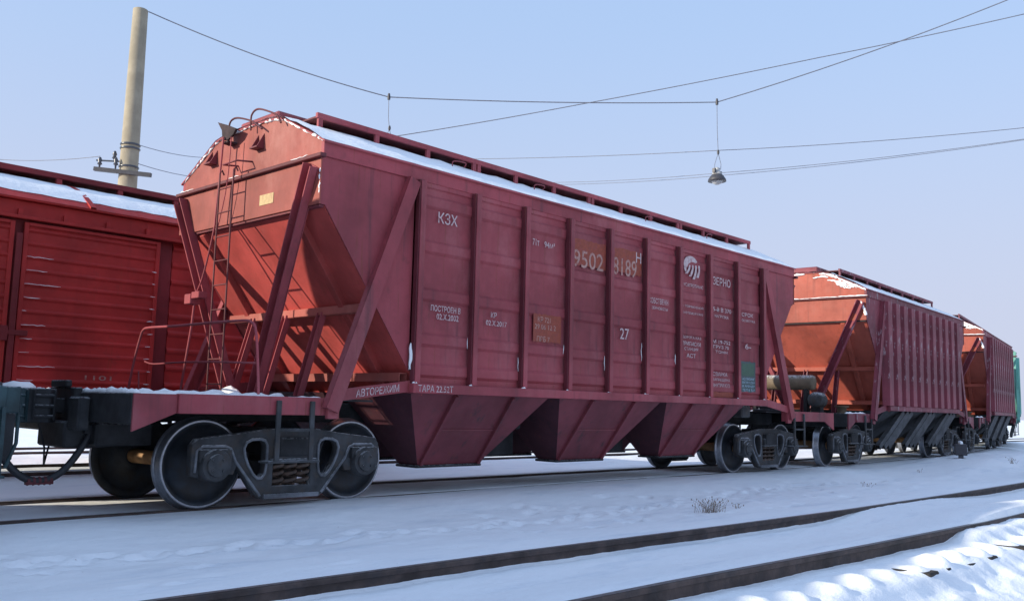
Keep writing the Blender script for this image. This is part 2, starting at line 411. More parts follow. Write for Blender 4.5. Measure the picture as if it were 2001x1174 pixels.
# ------------------------------------------------------------------ railway tracks
RP = [(-.075, -.18), (.075, -.18), (.075, -.168), (.012, -.145), (.012, -.05), (.036, -.038), (.037, -.012), (.028, -.001), (-.028, -.001), (-.037, -.012), (-.036, -.038), (-.012, -.05), (-.012, -.145), (-.075, -.168)]
def rail(fn, x0, x1, step, zt, parent):
    X = list(np.arange(x0, x1+step/2, step)); mb = MB(); n = len(RP); vs = []
    for x in X: vs += [(x, fn(x)+p[0], zt+p[1]) for p in RP]
    fs = [(i*n+j, i*n+(j+1) % n, (i+1)*n+(j+1) % n, (i+1)*n+j) for i in range(len(X)-1) for j in range(n)]
    mb.add(vs, fs); o = mb.build('rail', M['rail'], parent)
    mt = MB(); mt.strip([(x, fn(x)-.027, zt+.001) for x in X], [(x, fn(x)+.027, zt+.001) for x in X])
    mt.build('running_surface', M['railtop'], o)
    return o
def track(label, fns, x0, x1, step, zt, sleepers=None, half=1.37, cy=None):
    t = empty('railway_track', (0, 0, 0)); tag(t, label, kind='structure')
    for fn in fns: rail(fn, x0, x1, step, zt, t)
    if sleepers:
        me = MB().box(-.115, .115, -half, half, -.09, .09).mesh('sleeper')
        for x in sleepers:
            o = link('sleeper', me, M['wood'], t, .012); o.location = (x+random.uniform(-.03, .03), cy(x)+random.uniform(-.03, .03), zt-.285+random.choice((.0, .025, .04, .05))); o.rotation_euler = (0, 0, random.uniform(-.02, .02))
    return t
track('snow filled main track under the hopper wagons', [lambda x: yc(x)-.797, lambda x: yc(x)+.797], -40, 60, 1.0, 0)
track('empty foreground track with rusty rails half buried in snow', [ya, lambda x: ya(x)-1.57], -30, 60, .5, -.08,
      [SLEEP0+SLEEPD*k for k in range(-6, 12)], 1.43, lambda x: ya(x)-.785)
track('snowy track under the red boxcar', [lambda x: 5.3-.797, lambda x: 5.3+.797], -40, 60, 5, 0)
track('far snowy track beyond the red boxcar', [lambda x: 10.4-.797, lambda x: 10.4+.797], -40, 60, 5, 0)

# ------------------------------------------------------------------ bogie prototype
WR = .45
def make_bogie(name='bogie'):
    bo = MB(); bo.beam((0, -1.15, .62), (0, 1.15, .62), .42, .20)          # the bolster carries the whole bogie
    bo.lathe([(.28, .72), (.28, .80)], (0, 0, 0), 'z', 24)
    bo.box(-.2, .2, -.9, -.6, .72, .80).box(-.2, .2, .6, .9, .72, .80)
    b = bo.build(name, M['under'], None, .015)
    # wheels: tread, flange, disc and hub turned in one profile
    prof = [(.09, -.02), (.13, -.02), (.135, .03), (.15, .045), (.30, .075), (.385, .03), (.395, .0), (WR-.012, .0), (WR, .012), (WR+.003, .085), (WR+.012, .098), (WR+.028, .108), (WR+.024, .124), (WR+.01, .130), (.395, .130), (.385, .115), (.30, .105), (.15, .11), (.135, .15), (.09, .15)]
    wm = MB().lathe(prof, (0, 0, 0), 'y', 56).mesh('wheel')
    tm = MB().lathe([(WR-.010, -.0015), (WR+.0012, .0105), (WR+.0042, .084), (WR+.0132, .097), (WR+.0292, .1085), (WR+.0255, .1235)], (0, 0, 0), 'y', 56)
    tm.f, tm.sm = tm.f[:-2], tm.sm[:-2]
    tmm = tm.mesh('tread')
    rimm = MB().lathe([(WR-.028, -.0018), (WR-.011, -.0018)], (0, 0, 0), 'y', 56)
    rimm.f, rimm.sm = rimm.f[:-2], rimm.sm[:-2]; rimm = rimm.mesh('rim_edge')
    am = MB().lathe([(.065, -1.0), (.065, -.9), (.09, -.86), (.08, -.6), (.075, 0), (.08, .6), (.09, .86), (.065, .9), (.065, 1.0)], (0, 0, 0), 'y', 20).mesh('axle')
    bx = MB().lathe([(.155, -.13), (.165, -.11), (.165, .10), (.14, .12)], (0, 0, 0), 'y', 24)
    bx.lathe([(.11, -.155), (.115, -.13)], (0, 0, 0), 'y', 20)
    for k in range(4):
        t = math.pi/4+k*math.pi/2; bx.lathe([(.014, -.172), (.014, -.15)], (.075*math.cos(t), 0, .075*math.sin(t)), 'y', 6)
    bx.box(-.175, .175, -.10, .10, .03, .16)
    bxm = bx.mesh('axle_box')
    for sx in (-1, 1):
        link('axle', am, M['axle'], b, 0, (sx*.925, 0, WR))
        for sy in (-1, 1):
            wo = link('wheel', wm, M['wheel'], b, 0, (sx*.925, sy*.85, WR))
            if sy > 0: wo.rotation_euler = (0, 0, math.pi)
            for nm_, me_ in (('wheel_tread', tmm), ('wheel_rim', rimm)):
                to = link(nm_, me_, M['tread'], b, 0, wo.location)
                if sy > 0: to.rotation_euler = (0, 0, math.pi)
            ab = link('axle_box', bxm, M['cast'], b, .008, (sx*.925, sy*1.035, WR))
            if sy > 0: ab.rotation_euler = (0, 0, math.pi)
    half = [(0, .80), (.30, .80), (.62, .755), (.95, .72), (1.10, .70), (1.15, .64), (1.15, .36), (1.08, .34), (1.08, .60), (.78, .60), (.77, .36), (.70, .36), (.66, .46), (.42, .13), (.36, .10), (0, .10)]
    outl = half + [(-x, z) for x, z in half[::-1][1:-1]]
    win = [(.32, .64), (.345, .685), (.40, .705), (.50, .70), (.565, .67), (.59, .61), (.575, .53), (.53, .43), (.47, .34), (.42, .30), (.37, .30), (.335, .35), (.32, .45)]
    cen = [(-.245, .20), (.245, .20), (.245, .71), (-.245, .71)]
    sfm = curve_mesh('side_frame', [(outl, 1), (win, 1), ([(-x, z) for x, z in win[::-1]], 1), (cen, 1)], .040, .012)
    a = np.zeros(len(sfm.vertices)*3); sfm.vertices.foreach_get('co', a); a = a.reshape(-1, 3)
    sfm.vertices.foreach_set('co', np.stack([a[:, 0], -a[:, 2], a[:, 1]], 1).ravel()); sfm.update()
    rim = MB()
    for s in (-1, 1):
        P = [(s*x, -.058, z) for x, z in win]; rim.tube(P, .016, 6, True)
        rim.tube([(s*.38, -.055, .12), (s*.68, -.055, .48), (s*.74, -.055, .61), (s*.80, -.055, .635), (s*1.05, -.055, .635), (s*1.11, -.055, .59), (s*1.12, -.055, .38)], .016, 6)
    rim.box(-.34, .34, -.075, .075, .085, .13)
    rmm = rim.mesh('cast_rib')
    hx = []
    for i in range(0, 42+1): t = 2*math.pi*i/12; hx.append((.070*math.cos(t), .070*math.sin(t), .21+.26*i/42))
    hmm = MB().tube(hx, .021, 6).mesh('coil_spring')
    plm = MB().box(-.28, .28, -.10, .10, .472, .50).box(-.235, .235, -.09, .09, .50, .63).mesh('bolster_end')
    for sy in (-1, 1):
        sf = link('side_frame', sfm, M['cast'], b, 0, (0, sy*1.03, 0)); 
        if sy > 0: sf.rotation_euler = (0, 0, math.pi)
        cr = link('cast_rib', rmm, M['frosted'], b, 0, sf.location); cr.rotation_euler = sf.rotation_euler
        link('bolster_end', plm, M['cast'], b, .01, (0, sy*1.04, 0))
        for k in (-1, 0, 1): link('coil_spring', hmm, M['spring'], b, 0, (k*.16, sy*1.045-.03*sy, .005))
    br = MB()
    for sx in (-1, 1):
        br.beam((sx*.42, -.75, .42), (sx*.42, .75, .42), .06, .08).beam((sx*.42, -.78, .55), (sx*.42, -.78, .28), .06, .1).beam((sx*.42, .78, .55), (sx*.42, .78, .28), .06, .1)
        br.beam((sx*.42, 0, .35), (sx*.38, 0, .78), .05, .05)
    br.build('brake_gear', M['under'], b)
    return b
BOGIE = make_bogie()
used = [False]
def bogie_at(parent, x, rz=0):
    if not used[0]:
        used[0] = True; BOGIE.parent = parent; BOGIE.location = (x, 0, 0); return BOGIE
    return dup_tree(BOGIE, parent, (x, 0, 0), rz)

def make_coupler(parent, xbeam, xface, mat, s, snowy=False):
    """automatic coupler from the end beam to the coupling face; s = -1 points towards -x"""
    L = abs(xface-xbeam); c = MB()
    X = lambda d: xbeam + s*d
    def bx(a, b_, y0, y1, z0, z1): c.box(min(X(a), X(b_)), max(X(a), X(b_)), y0, y1, z0, z1)
    bx(-.1, L*.45, -.09, .09, .93, 1.08)
    h = [(L*.35, -.12), (L*.55, -.24), (L*1.0, -.25), (L*1.12, -.10), (L*.92, -.06), (L*.92, .06), (L*1.25, .10), (L*1.25, .20), (L*.6, .24), (L*.35, .12)]
    if s < 0: h = [(a, -b_) for a, b_ in h]
    c.prism([(X(a), b_) for a, b_ in h], 2, .84, 1.17)
    for z in (.90, 1.0, 1.10): bx(L*.5, L*.95, -.262, -.24, z-.016, z+.016)
    bx(L*.48, L*.53, -.265, -.24, .86, 1.16); bx(L*.93, L*.98, -.265, -.24, .86, 1.16)
    bx(-.02, .06, -.32, .32, .80, 1.19); bx(.05, L*.3, -.16, .16, .76, .84)
    bx(.04, .1, -.2, .2, 1.19, 1.26)
    return c.build('coupler', mat, parent, .018)
def lump(name, pts, parent, r=.05, seed=1, mat=None):               # a row of settled snow lumps as one ragged ridge
    rnd = random.Random(seed); mb = MB(); P = []; rr = []
    for i in range(len(pts)-1):
        a, b_ = Vector(pts[i]), Vector(pts[i+1]); n = max(2, int((b_-a).length/.05))
        for k in range(n):
            P.append(a.lerp(b_, k/n)+Vector((rnd.uniform(-.008, .008), rnd.uniform(-.008, .008), rnd.uniform(-.006, .006)))); rr.append(r*rnd.uniform(.55, 1.25))
    P.append(Vector(pts[-1])); rr.append(r*.4); rr[0] = r*.4
    mb.tube(P, rr, 7); return mb.build(name, mat or M['snowcap'], parent)

def rim_snow(path, parent, r, seed, keep=.8, mat=None):
    rnd = random.Random(seed); i = 0
    while i < len(path)-2:
        n = rnd.randint(2, 5)
        if rnd.random() < keep: lump('snow_rim', path[i:i+n+1], parent, r*rnd.uniform(.5, 1.3), rnd.randint(1, 9999), mat)
        i += n
# ------------------------------------------------------------------ hopper wagons
W_ = 1.545; ZR = 3.90; ZE = 3.72; ZS = 1.30
def arch(y):                                                        # roof with sloping haunches and a nearly flat crown
    t_ = (1.6-abs(y))/.92; f_ = t_ if t_ < .85 else .85+.15*(1-math.exp(-(t_-.85)/.15))
    return 3.885 + .435*f_ + .03*(1-abs(y)/1.6)
def make_hopper(name, C, rz, XE, nr, sp, bogx, beam, coup, mats, swage, lower, full):
    """C: wagon centre; XE half body length; the front end faces local -x"""
    t = empty(name, (C[0], C[1], 0), rz)
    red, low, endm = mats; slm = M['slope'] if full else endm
    X0 = -XE
    rx = [(i-(nr-1)/2)*sp for i in range(nr)]; x1 = rx[0]
    # --- side panels with pressed swages, one mesh shared by all bays and both sides
    pz = [(1.30, 0)]
    if swage:
        for zc in (1.50, 1.86, 2.39, 2.96, 3.50): pz += [(zc-.085, 0), (zc-.05, .028), (zc+.05, .028), (zc+.085, 0)]
    else: pz += [(2.5, 0)]
    pz += [(3.66, 0), (3.675, .02), (3.74, .02)]
    hw = sp/2-.003; pm = MB()
    F = [[(x, -W_-d, z) for z, d in pz] for x in (-hw, hw)]; Bk = [[(x, -W_+.012, z) for z, d in pz] for x in (-hw, hw)]
    pm.strip(F[0], F[1]).strip(Bk[0], Bk[1]).strip(F[0], Bk[0]).strip(F[1], Bk[1])
    pmm = pm.mesh('side_panel')
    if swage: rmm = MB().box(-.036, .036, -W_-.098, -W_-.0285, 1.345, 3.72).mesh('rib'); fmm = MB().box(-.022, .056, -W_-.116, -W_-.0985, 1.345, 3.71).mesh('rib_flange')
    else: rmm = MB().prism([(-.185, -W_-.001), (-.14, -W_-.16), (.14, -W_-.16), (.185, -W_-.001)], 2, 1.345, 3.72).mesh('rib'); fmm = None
    panels = []
    for s in (0, 1):
        for i in range(nr-1):
            xm = (rx[i]+rx[i+1])/2
            o = link('side_panel', pmm, red, t, 0, (xm if s == 0 else -xm, 0, 0))
            if s: o.rotation_euler = (0, 0, math.pi)
            elif True: panels.append(o)
        for i in range(nr):
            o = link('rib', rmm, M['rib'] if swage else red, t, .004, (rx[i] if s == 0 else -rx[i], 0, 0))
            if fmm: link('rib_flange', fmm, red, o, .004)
            if s: o.rotation_euler = (0, 0, math.pi)
    # --- triangular side plates next to the ends, chords and sills
    sx0, sz0, sx1, sz1 = .06, 3.2, 1.48, 1.30                       # slope sheet line relative to the end wall
    d1 = x1-X0
    zx = lambda x: sz0-(x-sx0)*(sz0-sz1)/(sx1-sx0)
    tri = MB(); tri.prism([(X0+.001, 3.20), (X0+sx0, 3.2), (x1-.037, zx(d1)), (x1-.037, 3.72), (X0+.001, 3.72)], 1, -W_-.006, -W_+.006)
    tm = tri.mesh('end_side_plate')
    for s in (0, 1):
        for fl in (1, -1):
            o = link('end_side_plate', tm, red, t); 
            if s: o.rotation_euler = (0, 0, math.pi)
            if fl < 0: o.scale = (1, -1, 1)
    for s in (-1, 1):
        y0, y1 = sorted((s*(W_+.030), s*(W_-.03)))
        MB().box(-XE-.002, XE+.002, y0, y1, 3.722, 3.905).build('top_chord', red, t, .006)
        y0, y1 = sorted((s*(W_+.140), s*(W_-.03)))
        MB().box(rx[0]-.06, rx[-1]+.06, y0, y1, 1.232, 1.343).build('side_sill', red, t, .008)
    # --- roof with its snow
    n = 24; ys_ = [-1.60+3.2*i/n for i in range(n+1)]
    rf = MB(); A = [(-XE-.02, y, arch(y)+.006) for y in ys_]; B = [(XE+.02, y, arch(y)+.006) for y in ys_]
    A2 = [(p[0], p[1], p[2]-.02) for p in A]; B2 = [(p[0], p[1], p[2]-.02) for p in B]
    rf.strip(A, B, True).strip(A2, B2, True).strip(A, A2).strip(B, B2).strip([A[0], A2[0]], [B[0], B2[0]]).strip([A[-1], A2[-1]], [B[-1], B2[-1]])
    ro = rf.build('roof', red, t)
    sn = MB(); rnd = random.Random(5); nxs = int(XE*2/.18); rows = []
    for i in range(nxs+1):
        x = -XE-.015+(2*XE+.03)*i/nxs; rag = .05*rnd.random(); row = []
        for j in range(n+1):
            y = (-1.57+rag*.6)+(3.14-rag*1.2)*j/n
            e = min(1, min(j, n-j)/1.5); row.append((x, y, arch(y)+.007+(.010+.02*rnd.random())*e))
        rows.append(row)
    for a, b_ in zip(rows[:-1], rows[1:]): sn.strip(a, b_, True)
    sn.build('roof_snow', M['snowcap'], ro)
    # --- walkways either side of the hatches
    for s in (-1, 1):
        wk = MB(); yy = s*.85; L0, L1 = -XE+.38, XE-.36; zt = arch(.85)+.20
        wk.box(L0, L1, min(yy, yy-s*.045), max(yy, yy-s*.045), zt-.065, zt)
        wk.build('walkway_edge', red, t, .005)
        dk = MB(); y0, y1 = sorted((yy-s*.046, yy-s*.40)); dk.box(L0+.02, L1-.02, y0, y1, zt-.05, zt-.03); dk.build('walkway_deck', M['maroon'], t)
        k = 12 if full else 8; pmh = MB().box(-.03, .03, -.018, .018, -.20, -.0655).mesh('walkway_post')
        for i in range(k+1):
            x = L0+.05+(L1-L0-.1)*i/k
            link('walkway_post', pmh, red, t, 0, (x, yy-s*.0225, zt))
            if full and i in (3, 6, 9): link('walkway_post', pmh, red, t, 0, (x+.09, yy-s*.0225, zt))
    hc = MB()
    for i in range(4):
        x = -XE+XE*2*(i+.5)/4; hc.box(x-XE/4+.12, x+XE/4-.12, -.42, .42, 4.30, 4.50)
    hc.build('loading_hatch', red, ro, .02)
    # --- hoppers below
    def frust(xa, xb, xc, xd, zb, yt, yb, zt=ZS-.07):
        mb = MB(); vs = [(xa, -yt, zt), (xb, -yt, zt), (xb, yt, zt), (xa, yt, zt), (xc, -yb, zb), (xd, -yb, zb), (xd, yb, zb), (xc, yb, zb)]
        mb.add(vs, [(0,1,5,4), (2,3,7,6), (4,5,6,7), (0,3,2,1)]); en = [MB().add([vs[i] for i in q_], [(0, 1, 2, 3)]) for q_ in ((1, 2, 6, 5), (3, 0, 4, 7))]; return mb, en
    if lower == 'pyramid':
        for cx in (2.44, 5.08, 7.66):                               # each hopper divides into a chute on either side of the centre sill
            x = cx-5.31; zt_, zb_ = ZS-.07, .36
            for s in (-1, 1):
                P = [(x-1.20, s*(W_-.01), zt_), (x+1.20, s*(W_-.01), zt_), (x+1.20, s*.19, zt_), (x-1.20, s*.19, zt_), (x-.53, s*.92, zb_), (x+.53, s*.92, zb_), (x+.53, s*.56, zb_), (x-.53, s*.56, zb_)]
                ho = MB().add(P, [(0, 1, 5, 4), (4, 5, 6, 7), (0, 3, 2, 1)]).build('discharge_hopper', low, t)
                for q_ in ((1, 2, 6, 5), (3, 0, 4, 7), (2, 3, 7, 6)): MB().add([P[i] for i in q_], [(0, 1, 2, 3)]).build('hopper_end_sheet', M['soot_shade'], ho)
                for e in (-.50, .50):
                    MB().beam((x+e, s*(W_+.01), ZS-.075), (x+e, s*.93, .37), .07, .05, (0, s*1, .6)).build('stiffener', low, ho, .004)
                MB().beam((x-.465, s*1.235, .80), (x+.465, s*1.235, .80), .02, .02).build('weld_seam', low, ho)
                MB().box(x-.56, x+.56, min(s*.53, s*.95), max(s*.53, s*.95), .325, .358).build('outlet_frame', M['under'], ho, .01)
    else:
        for k in range(3):
            x = (k-1)*1.9; ho, en = frust(x-.9, x+.9, x-.4, x+.4, .55, W_-.05, .8); ho = ho.build('discharge_hopper', M['under'], t)
            for e_ in en: e_.build('hopper_end_sheet', M['under'], ho)
            for s in (-1, 1):
                for e in (1.0, .70, .35): MB().channel((x+e, s*1.5, 1.22), (x+e-1.10, s*1.28, .40), .13, .09, .015, (0, s, 0)).build('gate_arm', M['arm'], ho)
    MB().box(-beam+.1, beam-.1, -.18, .18, .86, 1.10).build('centre_sill', M['under'], t, .01)
    # --- both ends: built for the front, turned round for the rear
    def ends(name_, mb, mat, bev=0, parent=None, both=True):
        me = mb.mesh(name_); r = []
        for s in ((0, 1) if both else (0,)):
            o = link(name_, me, mat, t, bev)
            if s: o.rotation_euler = (0, 0, math.pi)
            r.append(o)
        return r
    ya_ = [-1.545+3.09*i/16 for i in range(17)]
    ends('end_wall', MB().prism([(-1.545, 3.74)]+[(y, arch(y)-.02) for y in ya_]+[(1.545, 3.74)], 0, X0, X0+.02), endm)
    ends('end_apron', MB().prism([(-1.56, 3.20), (1.56, 3.20), (1.56, 3.70), (-1.56, 3.70)], 0, X0-.022, X0-.003), endm, .004)
    ends('end_bar', MB().box(X0-.075, X0+.005, -1.62, 1.62, 3.700, 3.742), M['maroon'], .006)
    ends('apron_lip', MB().box(X0-.002, X0+sx0, -1.53, 1.53, 3.175, 3.199), low)
    zs2 = 1.215; xs2 = sx0+(sz0-zs2)*(sx1-sx0)/(sz0-sz1)
    sl = MB(); a = Vector((X0+sx0, 0, sz0-.004)); b_ = Vector((X0+xs2, 0, zs2))
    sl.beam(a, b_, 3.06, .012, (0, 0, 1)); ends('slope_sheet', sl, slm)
    nrm = Vector((-(sz0-sz1), 0, -(sx1-sx0))).normalized()
    for y in (-1.02, 1.02):
        st = MB(); st.beam(a+Vector((.02, y, 0))+nrm*.05, b_+Vector((0, y, 0))+nrm*.05, .10, .085, nrm); ends('slope_stiffener', st, slm, .005)
    def sp_at(z, y): x = sx0+(sz0-z)*(sx1-sx0)/(sz0-sz1); return Vector((X0+x, y, z))
    c0 = sp_at(2.2, 0)+nrm*.06
    ends('slope_crossbar', MB().beam((c0.x, -1.46, c0.z), (c0.x, 1.46, c0.z), .10, .10), endm, .008)
    c1 = sp_at(1.47, 0)+nrm*.10
    ends('slope_crossbar', MB().channel((c1.x, -1.50, c1.z), (c1.x, 1.50, c1.z), .12, .09), endm)
    for y in (-.62, .12, .86):
        ends('brace', MB().channel((c0.x-.03, y, c0.z-.02), (X0+.46, y, 1.16), .095, .07, .012, (1, 0, 0)), red)
    for s in (-1, 1):                                               # leaning corner struts meet near the middle of the platform
        ends('end_strut', MB().channel((X0-.085, s*1.46, 3.62), (X0+.10, s*.27, 1.16), .165, .10, .016, (1, 0, 0)), red)
        ends('side_strut', MB().channel((x1-.10, s*(W_+.045), 3.70), (X0+.22, s*(W_+.045), 1.02), .16, .09, .016, (0, s, 0)), red)
        ends('tie_rail', MB().beam((X0+.36, s*(W_+.045), 1.185), (x1-.04, s*(W_+.045), 1.31), .02, .125, (0, 0, 1)), red)
    # --- platform
    xb = -beam
    ends('end_beam', MB().box(xb, xb+.09, -1.47, 1.47, .86, 1.145), M['under'], .01)
    ends('platform_deck', MB().box(xb+.091, X0+.9, -1.44, 1.44, 1.118, 1.140), M['under'])
    for s in (-1, 1):
        y0, y1 = sorted((s*1.53, s*1.45))
        ends('side_beam', MB().box(xb+.42, X0+.34, y0, y1, .965, 1.150), red, .006)
        ends('corner_gusset', MB().prism([(xb+.004, .80), (xb+.415, .97), (xb+.415, 1.143), (xb+.004, 1.143)], 1, *sorted((s*1.50, s*1.475))), red)
        y0, y1 = sorted((s*1.59, s*1.535)); ends('strut_shoe', MB().box(X0+.20, X0+.345, y0, y1, .93, 1.16), red, .006)
        y0, y1 = sorted((s*1.42, s*1.36))
        stp = MB().box(bogx*-1-.53, bogx*-1-.48, s*1.56-.012, s*1.56+.012, .50, 1.11).box(-bogx-.13, -bogx-.08, s*1.56-.012, s*1.56+.012, .50, 1.11)
        stp.box(-bogx-.61, -bogx+.0, min(s*1.40, s*1.585), max(s*1.40, s*1.585), .485, .505).box(-bogx-.48, -bogx-.13, s*1.56-.01, s*1.56+.01, .80, .83)
        ends('foot_step', stp, M['cast'])
    ends('snow_on_platform', MB(), None) if False else None
    for k, xx in ((0, -bogx), (1, bogx)): bogie_at(t, xx, 0 if k == 0 else math.pi)
    make_coupler(t, -beam, -coup[0], M['under'], -1); make_coupler(t, beam, coup[1], M['under'], 1)
    t['x0'] = X0
    return t, panels, rx
# ---- the grain hopper in front
HC = 5.31
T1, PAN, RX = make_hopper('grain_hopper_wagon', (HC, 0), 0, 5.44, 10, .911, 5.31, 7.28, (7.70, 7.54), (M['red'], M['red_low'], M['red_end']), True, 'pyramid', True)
tag(T1, 'dark red grain hopper wagon lettered with white numbers, coupled to the dark green wagon', 'railway wagon', None)

# lettering, measured on the side plane
YL = -W_-.0055
def put(txt, l, r_, top, mat='white', bulge=0):
    a = on(l[0], l[1], 1, YL); b_ = on(r_[0], r_[1], 1, YL); c = on(l[0], top, 1, YL)
    best = min(PAN, key=lambda p: abs(p.location.x+HC-(a.x+b_.x)/2)); ox = best.location.x
    y = -W_-.0325
    me = text_mesh(txt, a.x-HC-ox, b_.x-HC-ox, a.z, c.z, y)
    o = link('lettering', me, M[mat], best); return o
def patch(name, l, t_, r_, b_, mat, y):
    p = on(l, t_, 1, YL); q = on(r_, b_, 1, YL); xm = (p.x+q.x)/2
    best = min(PAN, key=lambda k: abs(k.location.x+HC-xm)); ox = best.location.x; rnd = random.Random(int(l))
    x0, x1 = max(p.x-HC-ox, -.41), min(q.x-HC-ox, .41); z0, z1 = min(q.z, p.z), max(q.z, p.z); nn = 14
    A = [(x0+(x1-x0)*i/nn, y, z0+rnd.uniform(-.012, .012)) for i in range(nn+1)]; B = [(x0+(x1-x0)*i/nn, y, z1+rnd.uniform(-.012, .012)) for i in range(nn+1)]
    return MB().strip(A, B).build(name, M[mat], best)
yp = -W_-.0300
patch('repainted_patch', 1040, 612, 1093, 672, 'patch', yp)
patch('repainted_patch', 1112, 463, 1181, 529, 'patch', yp)
patch('repainted_patch', 1190, 481, 1251, 541, 'patch', yp)
patch('repainted_patch', 1390, 765, 1430, 777, 'patch', yp)
for a in [("КЗХ", (853.5, 436), (891, 441.6), 414), ("ПОСТРОЕН В", (838.9, 607), (896.7, 612.7), 595.2), ("02.Х.2002", (850, 623.9), (892.8, 627.4), 612),
          ("КР", (956.4, 620.4), (967.6, 621.8), 609.9), ("02.Х.2017", (946.6, 635), (987.2, 638.6), 624.6), ("71т", (1038, 478.7), (1051, 481), 466), ("94м³", (1061, 483.7), (1081, 485.6), 472),
          ("Н", (1240, 513.7), (1250, 514.5), 493), ("27", (1208.8, 662.2), (1226, 663.7), 640.5), ("СОБСТВЕНН", (1265, 591), (1302.7, 593.8), 580), ("ЗЕРНОВОЗЫ", (1270.7, 603.3), (1302, 607), 597.5),
          ("РУСАГРОТРАНС", (1330, 557.7), (1371.5, 564), 551), ("С ТОРМОЗНОЙ", (1330, 598.5), (1371.5, 603), 593), ("СИСТЕМОЙ ГРУЗ", (1330, 611.5), (1371, 616), 605.7),
          ("ДОРОГА КАЗ", (1330, 660.5), (1367.2, 664.9), 654.5), ("ПРИПИСКИ", (1330, 673.6), (1366.5, 678), 665.6), ("СТАНЦИЯ", (1334.6, 684.4), (1361.4, 686.6), 677.6), ("АСТ", (1339, 698), (1357, 699.6), 690),
          ("ЗЕРНО", (1390.5, 555.6), (1424.6, 560.4), 540), ("5-й В 370", (1391, 607.4), (1426, 612), 598.5), ("НАГРУЗКА", (1394, 619.7), (1421, 623.8), 613.9), ("М 19-752", (1390, 670), (1424.4, 673.6), 662.4),
          ("ГРУЗ 70", (1391.5, 680), (1421.5, 682.3), 673.3), ("ТОНН", (1395.5, 689.5), (1418.6, 691.7), 684), ("СВАРКА", (1390.6, 733.7), (1418.6, 735), 726), ("ЗАПРЕЩЕНА", (1390, 744.5), (1423.7, 746), 738), ("ВНУТРИ КУЗ", (1390, 755.4), (1423, 756), 748),
          ("СРОК", (1447, 617.6), (1469, 620), 610), ("ОСМОТРА", (1447, 627.8), (1473, 631), 623), ("6-", (1453.4, 681.5), (1465, 682), 671.4)]: put(*a)
for a in [("КР 721", (1048, 628.8), (1072.6, 631.6), 618), ("29 06 12 2", (1042, 642), (1083, 646.3), 632), ("ПРБ 7", (1046, 666.6), (1071, 668), 656),
          ("9502", (1117, 520), (1176, 527.5), 485.6), ("8189", (1195, 535), (1241, 541), 501)]: put(*a, mat='dirtywhite')
pl = patch('notice_plate', 1445.5, 705, 1474, 766, 'plate', yp); patch('notice_field', 1447, 709, 1471, 735, 'plate2', yp-.002)
for k, tx in enumerate(("АО ЛИЗИНГ", "ВАГОН СДАН", "В АРЕНДУ", "ТЕЛ 8 727")): put(tx, (1448, 742+k*7.3), (1472, 743+k*7.3), 737+k*7.3, 'blue')
# sill and tie rail stencils
a, b_, c = on(818, 753.5, 1, -1.69), on(886, 757, 1, -1.69), on(818, 742, 1, -1.69)
me = text_mesh("ТАРА 22.52Т", a.x-HC, b_.x-HC, 1.250, 1.328, -W_-.1415); link('lettering', me, M['white'], T1)
a, b_ = on(696, 764, 1, -1.60), on(780, 752, 1, -1.60)
sl_ = (1.31-1.185)/(-4.1-.04+5.44-.36)
z0 = 1.185+(a.x-HC+5.44-.36)*sl_-.045
me = text_mesh("АВТОРЕЖИМ", a.x-HC, b_.x-HC, z0, z0+.085, -W_-.0575, (b_.x-a.x)*sl_); link('lettering', me, M['white'], T1)
# emblem: a ring open to the lower right and four furrows running out of it
p0, p1 = on(1333.5, 500, 1, YL), on(1363.5, 549, 1, YL); xm = (p0.x+p1.x)/2
pb = min(PAN, key=lambda k: abs(k.location.x+HC-xm)); ex0, ex1, ez0, ez1 = p0.x-HC-pb.location.x, p1.x-HC-pb.location.x, on(1363, 549, 1, YL).z, on(1340, 499, 1, YL).z
em = MB()
def EP(u, v): return (ex0+u*(ex1-ex0), -W_-.0325, ez0+v*(ez1-ez0))
O, Ii = [], []
for k in range(25):
    t = R(205-k*(205-28)/24); wd = .13+.12*math.sin(math.pi*min(1, k/24))
    O.append(EP(.46+.46*math.cos(t), .62+.38*math.sin(t))); Ii.append(EP(.46+(.46-wd*1.3)*math.cos(t)+.03, .60+(.38-wd)*math.sin(t)))
em.strip(O, Ii)
em.strip([EP(.02, .47), EP(.03, .40), EP(.07, .32), EP(.12, .27)], [EP(.18, .49), EP(.17, .41), EP(.17, .34), EP(.16, .30)])
for k in range(4):
    A, B = [], []
    for j in range(9):
        s_ = j/8; u = [.40+.04*k, .56+.02*k, .74, .92][k]*(1-s_) + [.20, .42, .72, .95][k]*s_ - .0
        u = (.38+.20*k)*(1-s_)**1.0 + (.16+.24*k)*s_ + .10*math.sin(math.pi*s_)*.6
        v = (.60+.02*k)*(1-s_) + (.20-.09*min(k, 2)+.10*(k == 3))*s_
        ww = .045+.03*s_; A.append(EP(u-ww, v)); B.append(EP(u+ww, v))
    em.strip(A, B)
em.build('emblem', M['white'], pb)

